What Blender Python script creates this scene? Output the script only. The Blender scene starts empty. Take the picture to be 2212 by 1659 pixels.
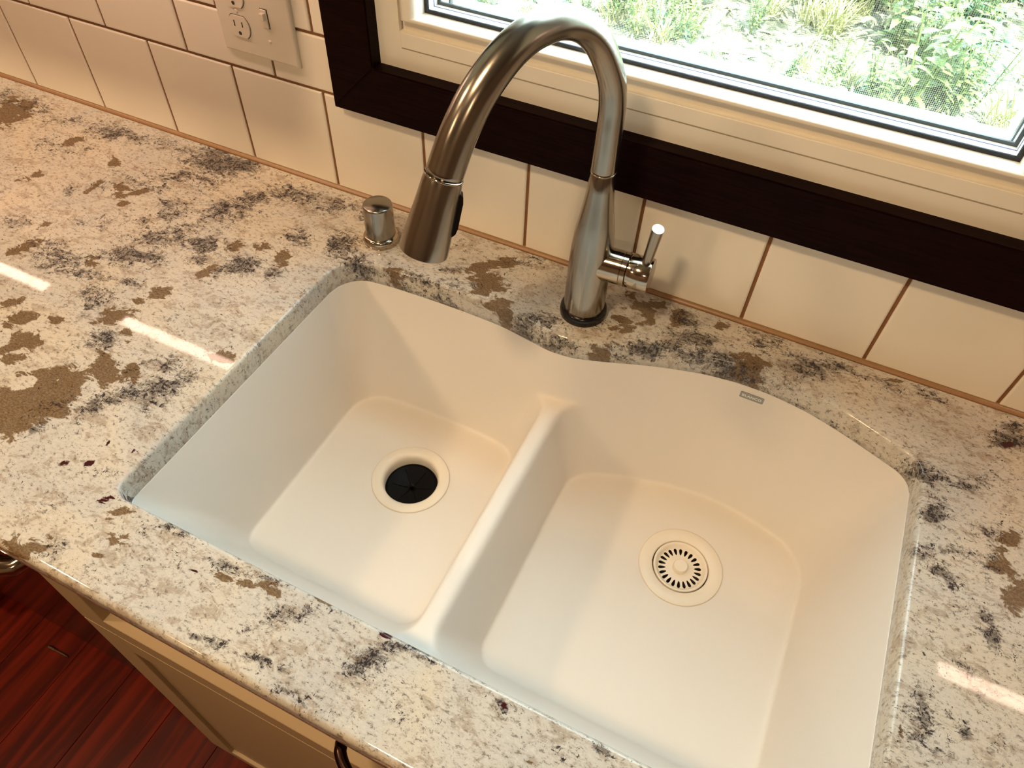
import bpy, bmesh, math, random
import numpy as np
from mathutils import Vector, Matrix, noise
from mathutils.bvhtree import BVHTree
PI = math.pi
C = bpy.context.scene.collection
SC = bpy.context.scene
ZC = 0.915            # height of the stone worktop; everything below is written with z = 0 at its top

# ------------------------------------------------------------------ camera
cd = bpy.data.cameras.new('camera'); cam = bpy.data.objects.new('camera', cd); C.objects.link(cam)
R = ((0.9009868676, 0.4326909592, 0.0316417158), (0.3489395817, -0.6793883446, -0.6455018556), (-0.2578058041, 0.5926297420, -0.7631029788))
m = Matrix(((R[0][0], -R[1][0], -R[2][0]), (R[0][1], -R[1][1], -R[2][1]), (R[0][2], -R[1][2], -R[2][2]))).to_4x4()
m.translation = Vector((1.2523, -0.7522, 0.6701))
cam.matrix_world = m
cd.sensor_width = 36.0; cd.lens = 1590.23 / 2212 * 36.0; cd.clip_start = 0.02
SC.camera = cam

# ------------------------------------------------------------------ world, sun, exposure
SC.view_settings.view_transform = 'Standard'; SC.view_settings.look = 'None'
SC.view_settings.exposure = 1.5; SC.view_settings.gamma = 1.0
SC.view_settings.use_curve_mapping = False
SKY = 5.6
w = bpy.data.worlds.new('world'); SC.world = w; w.use_nodes = True
bg = w.node_tree.nodes['Background']
bg.inputs[0].default_value = (0.66, 0.87, 1.0, 1); bg.inputs[1].default_value = SKY
sl = bpy.data.lights.new('sun', 'SUN'); sl.energy = 13.0; sl.color = (1.0, 0.97, 0.86); sl.angle = 0.02
so = bpy.data.objects.new('sun', sl); C.objects.link(so)
so.rotation_euler = (math.radians(28), math.radians(14), 0)      # shines down and away from the house wall
pl = bpy.data.lights.new('window_portal', 'AREA'); pl.shape = 'RECTANGLE'; pl.size = 0.80; pl.size_y = 0.98
pl.cycles.is_portal = True
po = bpy.data.objects.new('window_portal', pl); C.objects.link(po); po.location = (1.1075, 0.16, 0.71); po.rotation_euler = (-PI/2, 0, 0)
CAN = 65.0      # recessed ceiling lamps
BAR = 8.5       # bars under the wall cabinets

# ------------------------------------------------------------------ helpers
def linkobj(o):
    C.objects.link(o); return o
ORG = {}
def thing(name, label, cat, loc, group=None):
    o = bpy.data.objects.new(name, None); o.empty_display_size = 0.05; C.objects.link(o)
    o.location = loc; o['label'] = label; o['category'] = cat; ORG[o.name] = Vector(loc)
    if group: o['group'] = group
    return o
def structure(name, loc=(0, 0, 0)):
    o = bpy.data.objects.new(name, None); o.empty_display_size = 0.05; C.objects.link(o)
    o.location = loc; o['kind'] = 'structure'; ORG[o.name] = Vector(loc); return o
def obj(name, bm, mat, parent=None, smooth=False, origin=None):
    """one mesh object; vertices are given in scene coordinates and moved to the object's own origin"""
    me = bpy.data.meshes.new(name)
    bmesh.ops.recalc_face_normals(bm, faces=bm.faces)
    if parent is not None: org = ORG[parent.name]
    else: org = Vector(origin) if origin is not None else Vector((0, 0, 0))
    bmesh.ops.translate(bm, verts=bm.verts, vec=-org)
    if smooth:
        for f in bm.faces: f.smooth = True
    bm.to_mesh(me); bm.free()
    if mat: me.materials.append(mat)
    o = bpy.data.objects.new(name, me); C.objects.link(o)
    ORG[o.name] = org
    if parent is not None: o.parent = parent
    else: o.location = org
    return o
def tag(o, label, cat, group=None):
    o['label'] = label; o['category'] = cat
    if group: o['group'] = group
    return o
def sharp(o, deg=35):
    """smooth shading that keeps edges above the angle"""
    me = o.data; b = bmesh.new(); b.from_mesh(me)
    for f in b.faces: f.smooth = True
    for e in b.edges:
        e.smooth = not (len(e.link_faces) == 2 and e.calc_face_angle(0) > math.radians(deg))
    b.to_mesh(me); b.free(); return o
def box(bm, a, b, bev=0.0, seg=2):
    t = bmesh.new(); v = []
    for z in (a[2], b[2]):
        for x, y in ((a[0], a[1]), (b[0], a[1]), (b[0], b[1]), (a[0], b[1])): v.append(t.verts.new((x, y, z)))
    for f in ((0, 3, 2, 1), (4, 5, 6, 7), (0, 1, 5, 4), (1, 2, 6, 5), (2, 3, 7, 6), (3, 0, 4, 7)): t.faces.new([v[i] for i in f])
    if bev: bmesh.ops.bevel(t, geom=list(t.edges), offset=bev, segments=seg, profile=0.5, affect='EDGES')
    merge(bm, t)
def merge(bm, t, M=None):
    if M is not None: bmesh.ops.transform(t, matrix=M, verts=t.verts)
    me = bpy.data.meshes.new('tmp'); t.to_mesh(me); t.free(); bm.from_mesh(me); bpy.data.meshes.remove(me)
def B(): return bmesh.new()
def mkbox(a, b, bev=0.0, seg=2):
    bm = B(); box(bm, a, b, bev, seg); return bm
def lathe(prof, n=48, M=None, bm=None, cap=True):
    """prof: list of (r, z) round the z axis"""
    t = B(); rings = []
    for r, z in prof:
        if r < 1e-6: rings.append([t.verts.new((0, 0, z))])
        else: rings.append([t.verts.new((r*math.cos(2*PI*i/n), r*math.sin(2*PI*i/n), z)) for i in range(n)])
    for a, b in zip(rings, rings[1:]):
        for i in range(n):
            j = (i+1) % n
            if len(a) == 1 and len(b) == 1: continue
            if len(a) == 1: t.faces.new((a[0], b[i], b[j]))
            elif len(b) == 1: t.faces.new((a[i], a[j], b[0]))
            else: t.faces.new((a[i], a[j], b[j], b[i]))
    if M is not None: bmesh.ops.transform(t, matrix=M, verts=t.verts)
    if bm is None: return t
    merge(bm, t); return bm
def tube(path, radii, n=24, caps=True):
    """swept round tube along points with one radius each"""
    t = B(); P = [Vector(p) for p in path]; rings = []; up = None
    for i, p in enumerate(P):
        d = (P[min(i+1, len(P)-1)] - P[max(i-1, 0)]).normalized()
        if up is None:
            up = d.orthogonal().normalized()
        up = (up - d*up.dot(d)).normalized(); sd = d.cross(up)
        r = radii[i] if hasattr(radii, '__len__') else radii
        rings.append([t.verts.new(p + (up*math.cos(2*PI*k/n) + sd*math.sin(2*PI*k/n))*r) for k in range(n)])
    for a, b in zip(rings, rings[1:]):
        for k in range(n): t.faces.new((a[k], a[(k+1) % n], b[(k+1) % n], b[k]))
    if caps: t.faces.new(rings[0][::-1]); t.faces.new(rings[-1])
    return t
def spline(pts, n):
    """Catmull-Rom through the points"""
    P = [np.array(p, float) for p in pts]; P = [2*P[0]-P[1]] + P + [2*P[-1]-P[-2]]; out = []
    for i in range(1, len(P)-2):
        for k in range(n):
            t = k/n
            out.append(0.5*((2*P[i]) + (-P[i-1]+P[i+1])*t + (2*P[i-1]-5*P[i]+4*P[i+1]-P[i+2])*t*t + (-P[i-1]+3*P[i]-3*P[i+1]+P[i+2])*t**3))
    out.append(P[-2]); return out
def rect_sweep(prof, X0, X1, Z0, Z1, closed=False):
    """mitred four-sided frame; prof: (inset x, inset z, y)"""
    t = B(); L = []
    for dx, dz, y in prof:
        L.append([t.verts.new(c) for c in ((X0+dx, y, Z0+dz), (X1-dx, y, Z0+dz), (X1-dx, y, Z1-dz), (X0+dx, y, Z1-dz))])
    if closed: L.append(L[0])
    for a, b in zip(L, L[1:]):
        for k in range(4): t.faces.new((a[k], a[(k+1) % 4], b[(k+1) % 4], b[k]))
    return t

# ------------------------------------------------------------------ materials
def nodes(name):
    mt = bpy.data.materials.new(name); mt.use_nodes = True; nt = mt.node_tree
    return mt, nt, nt.nodes['Principled BSDF']
def N(nt, typ, **kw):
    n = nt.nodes.new(typ)
    for k, v in kw.items():
        if k.startswith('i_'):
            key = k[2:]; n.inputs[int(key) if key.isdigit() else key.replace('_', ' ')].default_value = v
        else: setattr(n, k, v)
    return n
def L(nt, a, b): nt.links.new(a, b)
def ramp(nt, fac, stops, interp='LINEAR'):
    r = nt.nodes.new('ShaderNodeValToRGB'); r.color_ramp.interpolation = interp
    e = r.color_ramp.elements
    e[0].position, e[0].color = stops[0][0], (*stops[0][1], 1); e[1].position, e[1].color = stops[-1][0], (*stops[-1][1], 1)
    for p, c in stops[1:-1]:
        x = e.new(p); x.color = (*c, 1)
    L(nt, fac, r.inputs[0]); return r.outputs[0]
def mixc(nt, fac, a, b, mode='MIX'):
    n = nt.nodes.new('ShaderNodeMix'); n.data_type = 'RGBA'; n.blend_type = mode
    for s, v in ((0, fac), (6, a), (7, b)):
        if hasattr(v, 'is_linked') or hasattr(v, 'links'): L(nt, v, n.inputs[s])
        else: n.inputs[s].default_value = v if s == 0 else (*v, 1)
    return n.outputs[2]
def mth(nt, op, a, b=None, c=None, clamp=False):
    n = nt.nodes.new('ShaderNodeMath'); n.operation = op; n.use_clamp = clamp
    for i, v in enumerate((a, b, c)):
        if v is None: continue
        if hasattr(v, 'links'): L(nt, v, n.inputs[i])
        else: n.inputs[i].default_value = v
    return n.outputs[0]
def smooth(nt, v, lo, hi):
    n = nt.nodes.new('ShaderNodeMapRange'); n.interpolation_type = 'SMOOTHSTEP'
    L(nt, v, n.inputs[0]); n.inputs[1].default_value = lo; n.inputs[2].default_value = hi
    return n.outputs[0]
def coord(nt, scale=(1, 1, 1), rot=(0, 0, 0), kind='Object'):
    tc = nt.nodes.new('ShaderNodeTexCoord'); mp = nt.nodes.new('ShaderNodeMapping')
    L(nt, tc.outputs[kind], mp.inputs[0]); mp.inputs['Scale'].default_value = scale; mp.inputs['Rotation'].default_value = rot
    return mp.outputs[0]
def tex(nt, vec, scale, detail=4, rough=0.55, dist=0.0):
    n = nt.nodes.new('ShaderNodeTexNoise'); L(nt, vec, n.inputs['Vector'])
    n.inputs['Scale'].default_value = scale; n.inputs['Detail'].default_value = detail
    n.inputs['Roughness'].default_value = rough; n.inputs['Distortion'].default_value = dist
    return n.outputs['Fac']
def bump(nt, bs, h, strength=0.1, dist=0.001):
    b = nt.nodes.new('ShaderNodeBump'); b.inputs['Strength'].default_value = strength; b.inputs['Distance'].default_value = dist
    L(nt, h, b.inputs['Height']); L(nt, b.outputs[0], bs.inputs['Normal'])
def simple(name, col, rough=0.5, metal=0.0, spec=0.5, var=0.06, scale=30, bumps=0.0):
    mt, nt, bs = nodes(name)
    v = tex(nt, coord(nt), scale, 3)
    c = mixc(nt, v, tuple(x*(1-var) for x in col), tuple(min(1, x*(1+var)) for x in col))
    L(nt, c, bs.inputs['Base Color']); bs.inputs['Roughness'].default_value = rough; bs.inputs['Metallic'].default_value = metal
    bs.inputs['Specular IOR Level'].default_value = spec
    if bumps: bump(nt, bs, tex(nt, coord(nt), 900, 2), bumps, 0.0004)
    return mt

def granite():
    mt, nt, bs = nodes('granite')
    at = N(nt, 'ShaderNodeAttribute', attribute_name='stone'); sp = N(nt, 'ShaderNodeSeparateColor'); L(nt, at.outputs['Color'], sp.inputs[0])
    br, dk, gr = sp.outputs[0], sp.outputs[1], sp.outputs[2]; cr = at.outputs['Alpha']
    v = coord(nt); vs = coord(nt, (1, 1.55, 1), (0, 0, 0.35)); vf = coord(nt, (1, 1.9, 1), (0, 0, 0.35))
    # cream ground with greyer and tanner clouds
    n1 = tex(nt, v, 7, 4, 0.6, 0.6); n2 = tex(nt, vs, 38, 7, 0.74, 0.5); n3 = tex(nt, vs, 150, 6, 0.80, 0.25)
    c = ramp(nt, n1, [(0.34, (0.46, 0.44, 0.405)), (0.5, (0.535, 0.495, 0.43)), (0.66, (0.57, 0.50, 0.395))])
    c = mixc(nt, mth(nt, 'MULTIPLY', smooth(nt, n2, 0.50, 0.60), 0.60), c, (0.30, 0.225, 0.16))
    c = mixc(nt, mth(nt, 'MULTIPLY', smooth(nt, n3, 0.535, 0.62), 0.78), c, (0.13, 0.105, 0.085))
    c = mixc(nt, mth(nt, 'MULTIPLY', smooth(nt, n3, 0.47, 0.36), 0.45), c, (0.68, 0.63, 0.55))
    # soft grey tone round the dark crystal clusters
    cl = tex(nt, vs, 19, 4, 0.6, 0.9); g1 = tex(nt, vs, 80, 7, 0.80, 0.9)
    dens = mth(nt, 'ADD', mth(nt, 'MULTIPLY', dk, 0.80), mth(nt, 'MULTIPLY', smooth(nt, cl, 0.46, 0.70), 0.40))
    dens = mth(nt, 'ADD', dens, mth(nt, 'MULTIPLY', mth(nt, 'SUBTRACT', g1, 0.5), 2.6), clamp=True)
    c = mixc(nt, mth(nt, 'MULTIPLY', smooth(nt, dens, 0.38, 0.80), 0.74), c, (0.090, 0.073, 0.062))
    # brown patches with ragged edges
    e1 = tex(nt, vs, 46, 7, 0.66, 0.7)
    bm_ = smooth(nt, mth(nt, 'ADD', br, mth(nt, 'MULTIPLY', mth(nt, 'SUBTRACT', e1, 0.5), 1.9)), 0.44, 0.56)
    bc = mixc(nt, smooth(nt, tex(nt, vs, 330, 4, 0.75), .35, .65), (0.080, 0.045, 0.020), (0.200, 0.125, 0.058))
    c = mixc(nt, mth(nt, 'MULTIPLY', bm_, 0.92), c, bc)
    # dark needles, dense inside clusters
    f1 = tex(nt, vf, 190, 4, 0.70, 0.5); f2 = tex(nt, coord(nt, (2.0, 1, 1), (0, 0, -0.5)), 165, 4, 0.70, 0.5)
    fm = mth(nt, 'MAXIMUM', f1, f2)
    th = mth(nt, 'SUBTRACT', 0.700, mth(nt, 'MULTIPLY', dens, 0.185))
    fl = smooth(nt, mth(nt, 'SUBTRACT', fm, th), -0.012, 0.020)
    fc = mixc(nt, tex(nt, v, 60, 2), (0.008, 0.010, 0.012), (0.040, 0.028, 0.034))
    c = mixc(nt, mth(nt, 'MULTIPLY', fl, 0.93), c, fc)
    c = mixc(nt, smooth(nt, mth(nt, 'ADD', gr, mth(nt, 'MULTIPLY', mth(nt, 'SUBTRACT', g1, 0.5), 0.9)), 0.42, 0.55), c, (0.045, 0.010, 0.012))
    L(nt, c, bs.inputs['Base Color'])
    bs.inputs['Roughness'].default_value = 0.045; bs.inputs['Specular IOR Level'].default_value = 0.30
    return mt
def wood_dark():
    mt, nt, bs = nodes('dark_wood')
    v = tex(nt, coord(nt, (3, 60, 60)), 6, 5, 0.6, 0.5)
    L(nt, ramp(nt, v, [(0.3, (0.0042, 0.0012, 0.0012)), (0.7, (0.0135, 0.0036, 0.0031))]), bs.inputs['Base Color'])
    bs.inputs['Roughness'].default_value = 0.38; bs.inputs['Specular IOR Level'].default_value = 0.035; return mt
def floor_wood():
    mt, nt, bs = nodes('floor_wood')
    oi = N(nt, 'ShaderNodeObjectInfo')
    v = tex(nt, coord(nt, (14, 1.2, 1)), 3, 5, 0.55, 0.6)
    a = mixc(nt, oi.outputs['Random'], (0.125, 0.0105, 0.0035), (0.145, 0.0130, 0.0045))
    c = mixc(nt, smooth(nt, v, 0.35, 0.68), (0.050, 0.0045, 0.0025), a)
    L(nt, c, bs.inputs['Base Color']); bs.inputs['Roughness'].default_value = 0.32; bs.inputs['Specular IOR Level'].default_value = 0.12; return mt
def steel(name, col, rough, scale=(1, 1, 1), amt=0.08, streak=(400, 400, 3)):
    mt, nt, bs = nodes(name)
    v = tex(nt, coord(nt, (900, 900, 900)), 1.0, 1, 0.5)
    L(nt, mixc(nt, v, tuple(x*0.97 for x in col), tuple(min(1, x*1.03) for x in col)), bs.inputs['Base Color'])
    L(nt, mth(nt, 'ADD', mth(nt, 'MULTIPLY', v, amt), rough - amt/2), bs.inputs['Roughness'])
    bs.inputs['Metallic'].default_value = 1.0; return mt
def tile_mat():
    mt, nt, bs = nodes('glazed_tile')
    oi = N(nt, 'ShaderNodeObjectInfo'); v = tex(nt, coord(nt), 14, 2)
    c = mixc(nt, oi.outputs['Random'], (0.83, 0.77, 0.655), (0.86, 0.80, 0.69))
    c = mixc(nt, mth(nt, 'MULTIPLY', v, 0.25), c, (0.86, 0.77, 0.63))
    L(nt, c, bs.inputs['Base Color']); bs.inputs['Roughness'].default_value = 0.34
    bump(nt, bs, tex(nt, coord(nt), 45, 2), 0.12, 0.001); return mt
def sink_mat():
    mt, nt, bs = nodes('white_composite')
    v = tex(nt, coord(nt), 1500, 2, 0.6)
    L(nt, mixc(nt, v, (0.715, 0.665, 0.60), (0.77, 0.72, 0.655)), bs.inputs['Base Color'])
    bs.inputs['Roughness'].default_value = 0.46; bs.inputs['Specular IOR Level'].default_value = 0.35
    bump(nt, bs, v, 0.05, 0.0003); return mt
def glass_mat():
    mt, nt, bs = nodes('window_glass'); nt.nodes.remove(bs); out = nt.nodes['Material Output']
    tr = N(nt, 'ShaderNodeBsdfTransparent'); gl = N(nt, 'ShaderNodeBsdfGlossy'); gl.inputs['Roughness'].default_value = 0.01
    tr.inputs[0].default_value = (0.96, 0.98, 0.97, 1)
    fr = N(nt, 'ShaderNodeFresnel'); fr.inputs[0].default_value = 1.25
    ge = N(nt, 'ShaderNodeNewGeometry'); mx = N(nt, 'ShaderNodeMixShader')
    L(nt, mth(nt, 'MULTIPLY', fr.outputs[0], mth(nt, 'SUBTRACT', 1.0, ge.outputs['Backfacing'])), mx.inputs[0])
    L(nt, tr.outputs[0], mx.inputs[1]); L(nt, gl.outputs[0], mx.inputs[2])
    L(nt, mx.outputs[0], out.inputs[0]); return mt
def emit(name, col, s):
    mt, nt, bs = nodes(name); nt.nodes.remove(bs); e = N(nt, 'ShaderNodeEmission')
    e.inputs[0].default_value = (*col, 1); e.inputs[1].default_value = s; L(nt, e.outputs[0], nt.nodes['Material Output'].inputs[0]); return mt
def leaf(name, a, b):
    mt, nt, bs = nodes(name); oi = N(nt, 'ShaderNodeObjectInfo')
    v = tex(nt, coord(nt), 9, 3); f = mth(nt, 'ADD', mth(nt, 'MULTIPLY', oi.outputs['Random'], 0.5), mth(nt, 'MULTIPLY', v, 0.6), clamp=True)
    L(nt, mixc(nt, f, a, b), bs.inputs['Base Color']); bs.inputs['Roughness'].default_value = 0.45; return mt

GRANITE = granite(); DARKWOOD = wood_dark(); FLOORW = floor_wood(); TILE = tile_mat(); SINK = sink_mat(); GLASS = glass_mat()
GROUT = simple('grout', (0.235, 0.105, 0.042), 0.9, var=0.25, scale=120)
CAULK = simple('caulk', (0.30, 0.165, 0.075), 0.35, var=0.12, scale=60)
PAINT = simple('wall_paint', (0.30, 0.21, 0.14), 0.7)
CEIL = simple('ceiling_paint', (0.55, 0.50, 0.43), 0.8)
WHITEW = simple('window_vinyl', (0.86, 0.80, 0.69), 0.40, var=0.02)
CAB = simple('cabinet_paint', (0.40, 0.295, 0.175), 0.42, var=0.03)
CABIN = simple('cabinet_inside', (0.30, 0.20, 0.12), 0.7)
PLASTIC = simple('plate_plastic', (0.76, 0.69, 0.57), 0.30, var=0.02)
SLOT = simple('slot_black', (0.035, 0.025, 0.018), 0.6)
RUBBER = simple('black_rubber', (0.006, 0.005, 0.006), 0.22, spec=0.5)
BAFFLE = simple('baffle_black', (0.0012, 0.001, 0.0012), 0.45, spec=0.12)
GASKET = simple('gasket_black', (0.012, 0.010, 0.016), 0.5)
SPACER = simple('spacer_grey', (0.045, 0.05, 0.06), 0.4, var=0.2, scale=300)
FAUCET = steel('brushed_nickel', (0.33, 0.30, 0.26), 0.21, amt=.015)
POLISH = steel('satin_nickel', (0.46, 0.39, 0.31), 0.12, amt=.01, streak=(40, 40, 40))
DWSTEEL = steel('dark_steel', (0.10, 0.065, 0.05), 0.16, streak=(2, 300, 300), amt=0.04)
BRONZE = steel('bronze', (0.055, 0.032, 0.026), 0.25, streak=(30, 30, 30))
BADGE = steel('badge_grey', (0.33, 0.31, 0.28), 0.45, streak=(300, 300, 300))
LETTER = simple('letter_white', (0.80, 0.77, 0.70), 0.5)
DRAINW = simple('drain_enamel', (0.80, 0.72, 0.60), 0.36, var=0.02)
WIRE = simple('screen_wire', (0.62, 0.61, 0.56), 0.6)
LAMPW = emit('lamp_warm', (1.0, 0.705, 0.405), CAN)
LAMPD = emit('lamp_dimmed', (1.0, 0.68, 0.38), CAN*.70)
LAMPB = emit('lamp_bar', (1.0, 0.66, 0.50), BAR)
TRIMW = simple('lamp_trim', (0.80, 0.78, 0.74), 0.4)

# ------------------------------------------------------------------ room shell
XL, XR, YF, ZF, ZT = -1.3, 3.1, -3.3, -0.915, 1.53
X0, X1, Z0, Z1 = 0.724, 1.4905, 0.2211, 1.20          # window opening inside the casing
bm = B()
for a, b in (((XL, .003, ZF), (X0-.004, .13, ZT)), ((X1+.004, .003, ZF), (XR, .13, ZT)), ((X0-.004, .003, ZF), (X1+.004, .13, Z0-.004)), ((X0-.004, .003, Z1+.004), (X1+.004, .13, ZT))):
    box(bm, a, b)
wall_back = structure('wall_back')
backing = obj('wall_backing', bm, GROUT, wall_back)
backing['kind'] = 'structure'
bm = B()
for a, b in (((XL, -.001, .62), (.62, .003, ZT)), ((1.60, -.001, .62), (XR, .003, ZT)), ((.62, -.001, 1.28), (1.60, .003, ZT))): box(bm, a, b)
pa = obj('wall_plaster', bm, PAINT, wall_back); pa['kind'] = 'structure'
for nm, a, b in (('wall_left', (XL-.1, YF, ZF), (XL, .13, ZT)), ('wall_right', (XR, YF, ZF), (XR+.1, .13, ZT)), ('wall_front', (XL-.1, YF-.1, ZF), (XR+.1, YF, ZT))):
    o = obj(nm, mkbox(a, b), PAINT); o['kind'] = 'structure'
o = obj('ceiling', mkbox((XL-.1, YF-.1, ZT), (XR+.1, .13, ZT+.12)), CEIL); o['kind'] = 'structure'
floor = structure('floor', (0, 0, ZF))
o = obj('subfloor', mkbox((XL-.1, YF-.1, ZF-.05), (XR+.1, .13, ZF-.004)), SLOT, floor); o['kind'] = 'structure'
x = XL; k = 0; rnd = random.Random(4)
while x < XR:
    yy = [YF, YF + rnd.uniform(.5, 1.6)]
    while yy[-1] < -0.02: yy.append(min(-0.0, yy[-1] + rnd.uniform(.9, 1.7)))
    for a, b in zip(yy, yy[1:]):
        if b - a < .02: continue
        o = obj('floor_plank', mkbox((x+.0004, a+.0004, ZF-.004), (min(x+.1266, XR), b-.0004, ZF), .0006, 1), FLOORW, floor)
    x += .127

# backsplash tiles: one object each, recessed joints
P_ = .1555; G = .0022
rows = [(.0045, .1539, 0.0), (.1539, .2319, .5), (.2319, .3858, 0.0), (.3858, .4638, .5), (.4638, .6177, 0.0)]
def tile(x0, x1, z0, z1):
    """a glazed tile with pillowed edges"""
    if x1 - x0 < .012 or z1 - z0 < .012: return
    bm = B(); e = .0022; v = []
    for (ins, y) in ((0, .0035), (0, .0014), (e*.5, .0004), (e, 0)):
        v.append([bm.verts.new(c) for c in ((x0+ins, y, z0+ins), (x1-ins, y, z0+ins), (x1-ins, y, z1-ins), (x0+ins, y, z1-ins))])
    for a, b in zip(v, v[1:]):
        for k in range(4): bm.faces.new((a[k], a[(k+1) % 4], b[(k+1) % 4], b[k]))
    bm.faces.new(v[-1]); obj('tile', bm, TILE, wall_back)
for z0, z1, ph in rows:
    n0 = -9 if z0 < .3 else -3
    for i in range(n0, 21):
        a, b = (i+ph)*P_+G, (i+1+ph)*P_-G
        if a > XR or b < XL: continue
        a = max(a, XL); b = min(b, XR)
        za, zb = z0+G, z1-G
        if z0 < .1:
            if za < .0045: za = .0045
            tile(a, b, .0045, zb)
        else:
            if b > .66 and a < 1.556:                      # beside the window casing
                if a < .655: tile(a, .656, za, zb)
                if b > 1.560: tile(1.559, b, za, zb)
            else: tile(a, b, za, zb)
bm = B()
prof = [(0.003, 0), (-.0042, 0), (-.0030, .0020), (-.0012, .0038), (.003, .0052)]
vs = [[bm.verts.new((xx, y, z)) for y, z in prof] for xx in (XL, XR)]
for k in range(len(prof)-1): bm.faces.new((vs[0][k], vs[1][k], vs[1][k+1], vs[0][k+1]))
o = obj('caulk_bead', bm, CAULK, wall_back, smooth=True)

# ------------------------------------------------------------------ window
win = structure('window_1', (1.107, 0, Z0))
def board(pts):
    """mitred casing board: front face polygon (x, z), 20 mm thick, eased front edges"""
    bm = B(); f = [bm.verts.new((x, -.020, z)) for x, z in pts]; g = [bm.verts.new((x, 0.0, z)) for x, z in pts]
    bm.faces.new(f); bm.faces.new(g[::-1]); n = len(pts)
    for k in range(n): bm.faces.new((f[k], f[(k+1) % n], g[(k+1) % n], g[k]))
    bmesh.ops.bevel(bm, geom=[e for e in bm.edges if all(abs(v.co.y+.02) < 1e-6 for v in e.verts)], offset=.0016, segments=2, affect='EDGES')
    return bm
CW = .0680; a0, a1, c0, c1 = X0, X1, Z0-.002, Z1+.002; g_ = .0002
obj('casing_board', board([(a0-CW, c0-CW), (a1+CW, c0-CW), (a1, c0), (a0, c0)]), DARKWOOD, win)
obj('casing_board', board([(a0-CW, c0-CW+g_), (a0, c0+g_), (a0, c1-g_), (a0-CW, c1+CW-g_)]), DARKWOOD, win)
obj('casing_board', board([(a1+CW, c0-CW+g_), (a1+CW, c1+CW-g_), (a1, c1-g_), (a1, c0+g_)]), DARKWOOD, win)
obj('casing_board', board([(a0-CW, c1+CW), (a0, c1), (a1, c1), (a1+CW, c1+CW)]), DARKWOOD, win)
# dark filler round the opening behind the casing so its inner edge shows wood
fr = rect_sweep([(-.003, -.004, .12), (-.003, -.004, .0), (.0, .0, .0), (.0315, .0440, .0), (.0315, .0440, .012), (.0315, .044, .12)], X0, X1, Z0, Z1)
sharp(obj('window_frame', fr, WHITEW, win), 20)
# snap cover line along the bottom of the frame
bm = mkbox((.757, -.0012, .2462), (X1-.033, .0005, .2648), .0008, 1)
obj('frame_cover', bm, WHITEW, win)
obj('groove_shade_strip', mkbox((.757, -.0003, .2449), (X1-.033, .0008, .2462)), simple('groove_shadow', (0.42, 0.34, 0.22), .7), win)  # no recess here: the groove's shade is put into the strip's colour
bm = rect_sweep([(.0315, .0437, .0115), (.0336, .0446, .0115)], X0, X1, Z0, Z1); obj('frame_seal', bm, GASKET, win)
sash = rect_sweep([(.0334, .0428, .030), (.0334, .0438, .0062), (.0345, .0572, .0058), (.0352, .0584, .0045), (.0360, .0586, -.0022), (.0372, .0594, -.0033), (.0400, .0606, -.0037), (.0455, .0620, -.0034), (.0500, .0630, -.0020), (.0532, .0634, .0006), (.0550, .0634, .0060), (.0560, .0634, .0215)], X0, X1, Z0, Z1)
sharp(obj('sash', sash, WHITEW, win), 50)
obj('glazing_gasket', rect_sweep([(.0558, .0630, .0200), (.0605, .0676, .0200), (.0612, .0680, .0208), (.0612, .0680, .0222)], X0, X1, Z0, Z1), GASKET, win)
obj('glazing_bead', rect_sweep([(.0610, .0676, .0223), (.0600, .0664, .0228), (.0600, .0660, .0350), (.0596, .0650, .0352), (.0596, .0650, .0362), (.0600, .0658, .0364), (.0600, .0652, .0440), (.0600, .0640, .0440), (.0600, .0640, .0520), (.060, .045, .054), (.060, .004, .125)], X0, X1, Z0, Z1), WHITEW, win)
obj('glazing_reflection', rect_sweep([(.0592, .0660, .0348), (.0605, .0664, .0350), (.0605, .0664, .0363), (.0592, .0660, .0365)], X0, X1, Z0, Z1), simple('reflection_violet', (0.10, 0.09, 0.20), .5), win)  # violet strip; the double glazing's reflection is put into its colour
obj('pane_spacer', rect_sweep([(.0600, .0640, .0440), (.0640, .0688, .0440), (.0640, .0688, .0470), (.060, .064, .0470)], X0, X1, Z0, Z1), SPACER, win)
obj('glass_pane', mkbox((X0+.058, .0238, Z0+.064), (X1-.058, .0268, Z1-.064)), GLASS, win)
obj('glass_pane', mkbox((X0+.058, .0482, Z0+.064), (X1-.058, .0512, Z1-.064)), GLASS, win)
scf = obj('screen_frame', rect_sweep([(.056, .040, .072), (.062, .050, .072), (.062, .050, .080), (.056, .040, .080)], X0, X1, Z0, Z1), SPACER, win)
# insect screen: real woven wires, joined
SX0, SX1, SZ0, SZ1 = X0+.062, X1-.062, Z0+.050, Z0+.40
V = []; F = []
def wire(a, b, w_, axis):
    i = len(V)
    if axis == 'x': V.extend([(a[0], .0755, a[1]-w_), (a[0], .0755, a[1]+w_), (b[0], .0755, b[1]+w_), (b[0], .0755, b[1]-w_), (a[0], .0755+w_, a[1]), (b[0], .0755+w_, b[1])])
    else: V.extend([(a[0]-w_, .0765, a[1]), (a[0]+w_, .0765, a[1]), (b[0]+w_, .0765, b[1]), (b[0]-w_, .0765, b[1]), (a[0], .0765+w_, a[1]), (b[0], .0765+w_, b[1])])
    F.extend([(i, i+1, i+2, i+3), (i+1, i+4, i+5, i+2), (i+4, i, i+3, i+5)])
pit = .0019
x = SX0
while x < SX1: wire((x, SZ0), (x, Z1-.06), .00014, 'z'); x += pit
z = SZ0
while z < Z1-.06: wire((SX0, z), (SX1, z), .00014, 'x'); z += pit
me = bpy.data.meshes.new('insect_screen'); me.from_pydata([tuple(Vector(v)-ORG['window_1']) for v in V], [], F); me.materials.append(WIRE)
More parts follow.
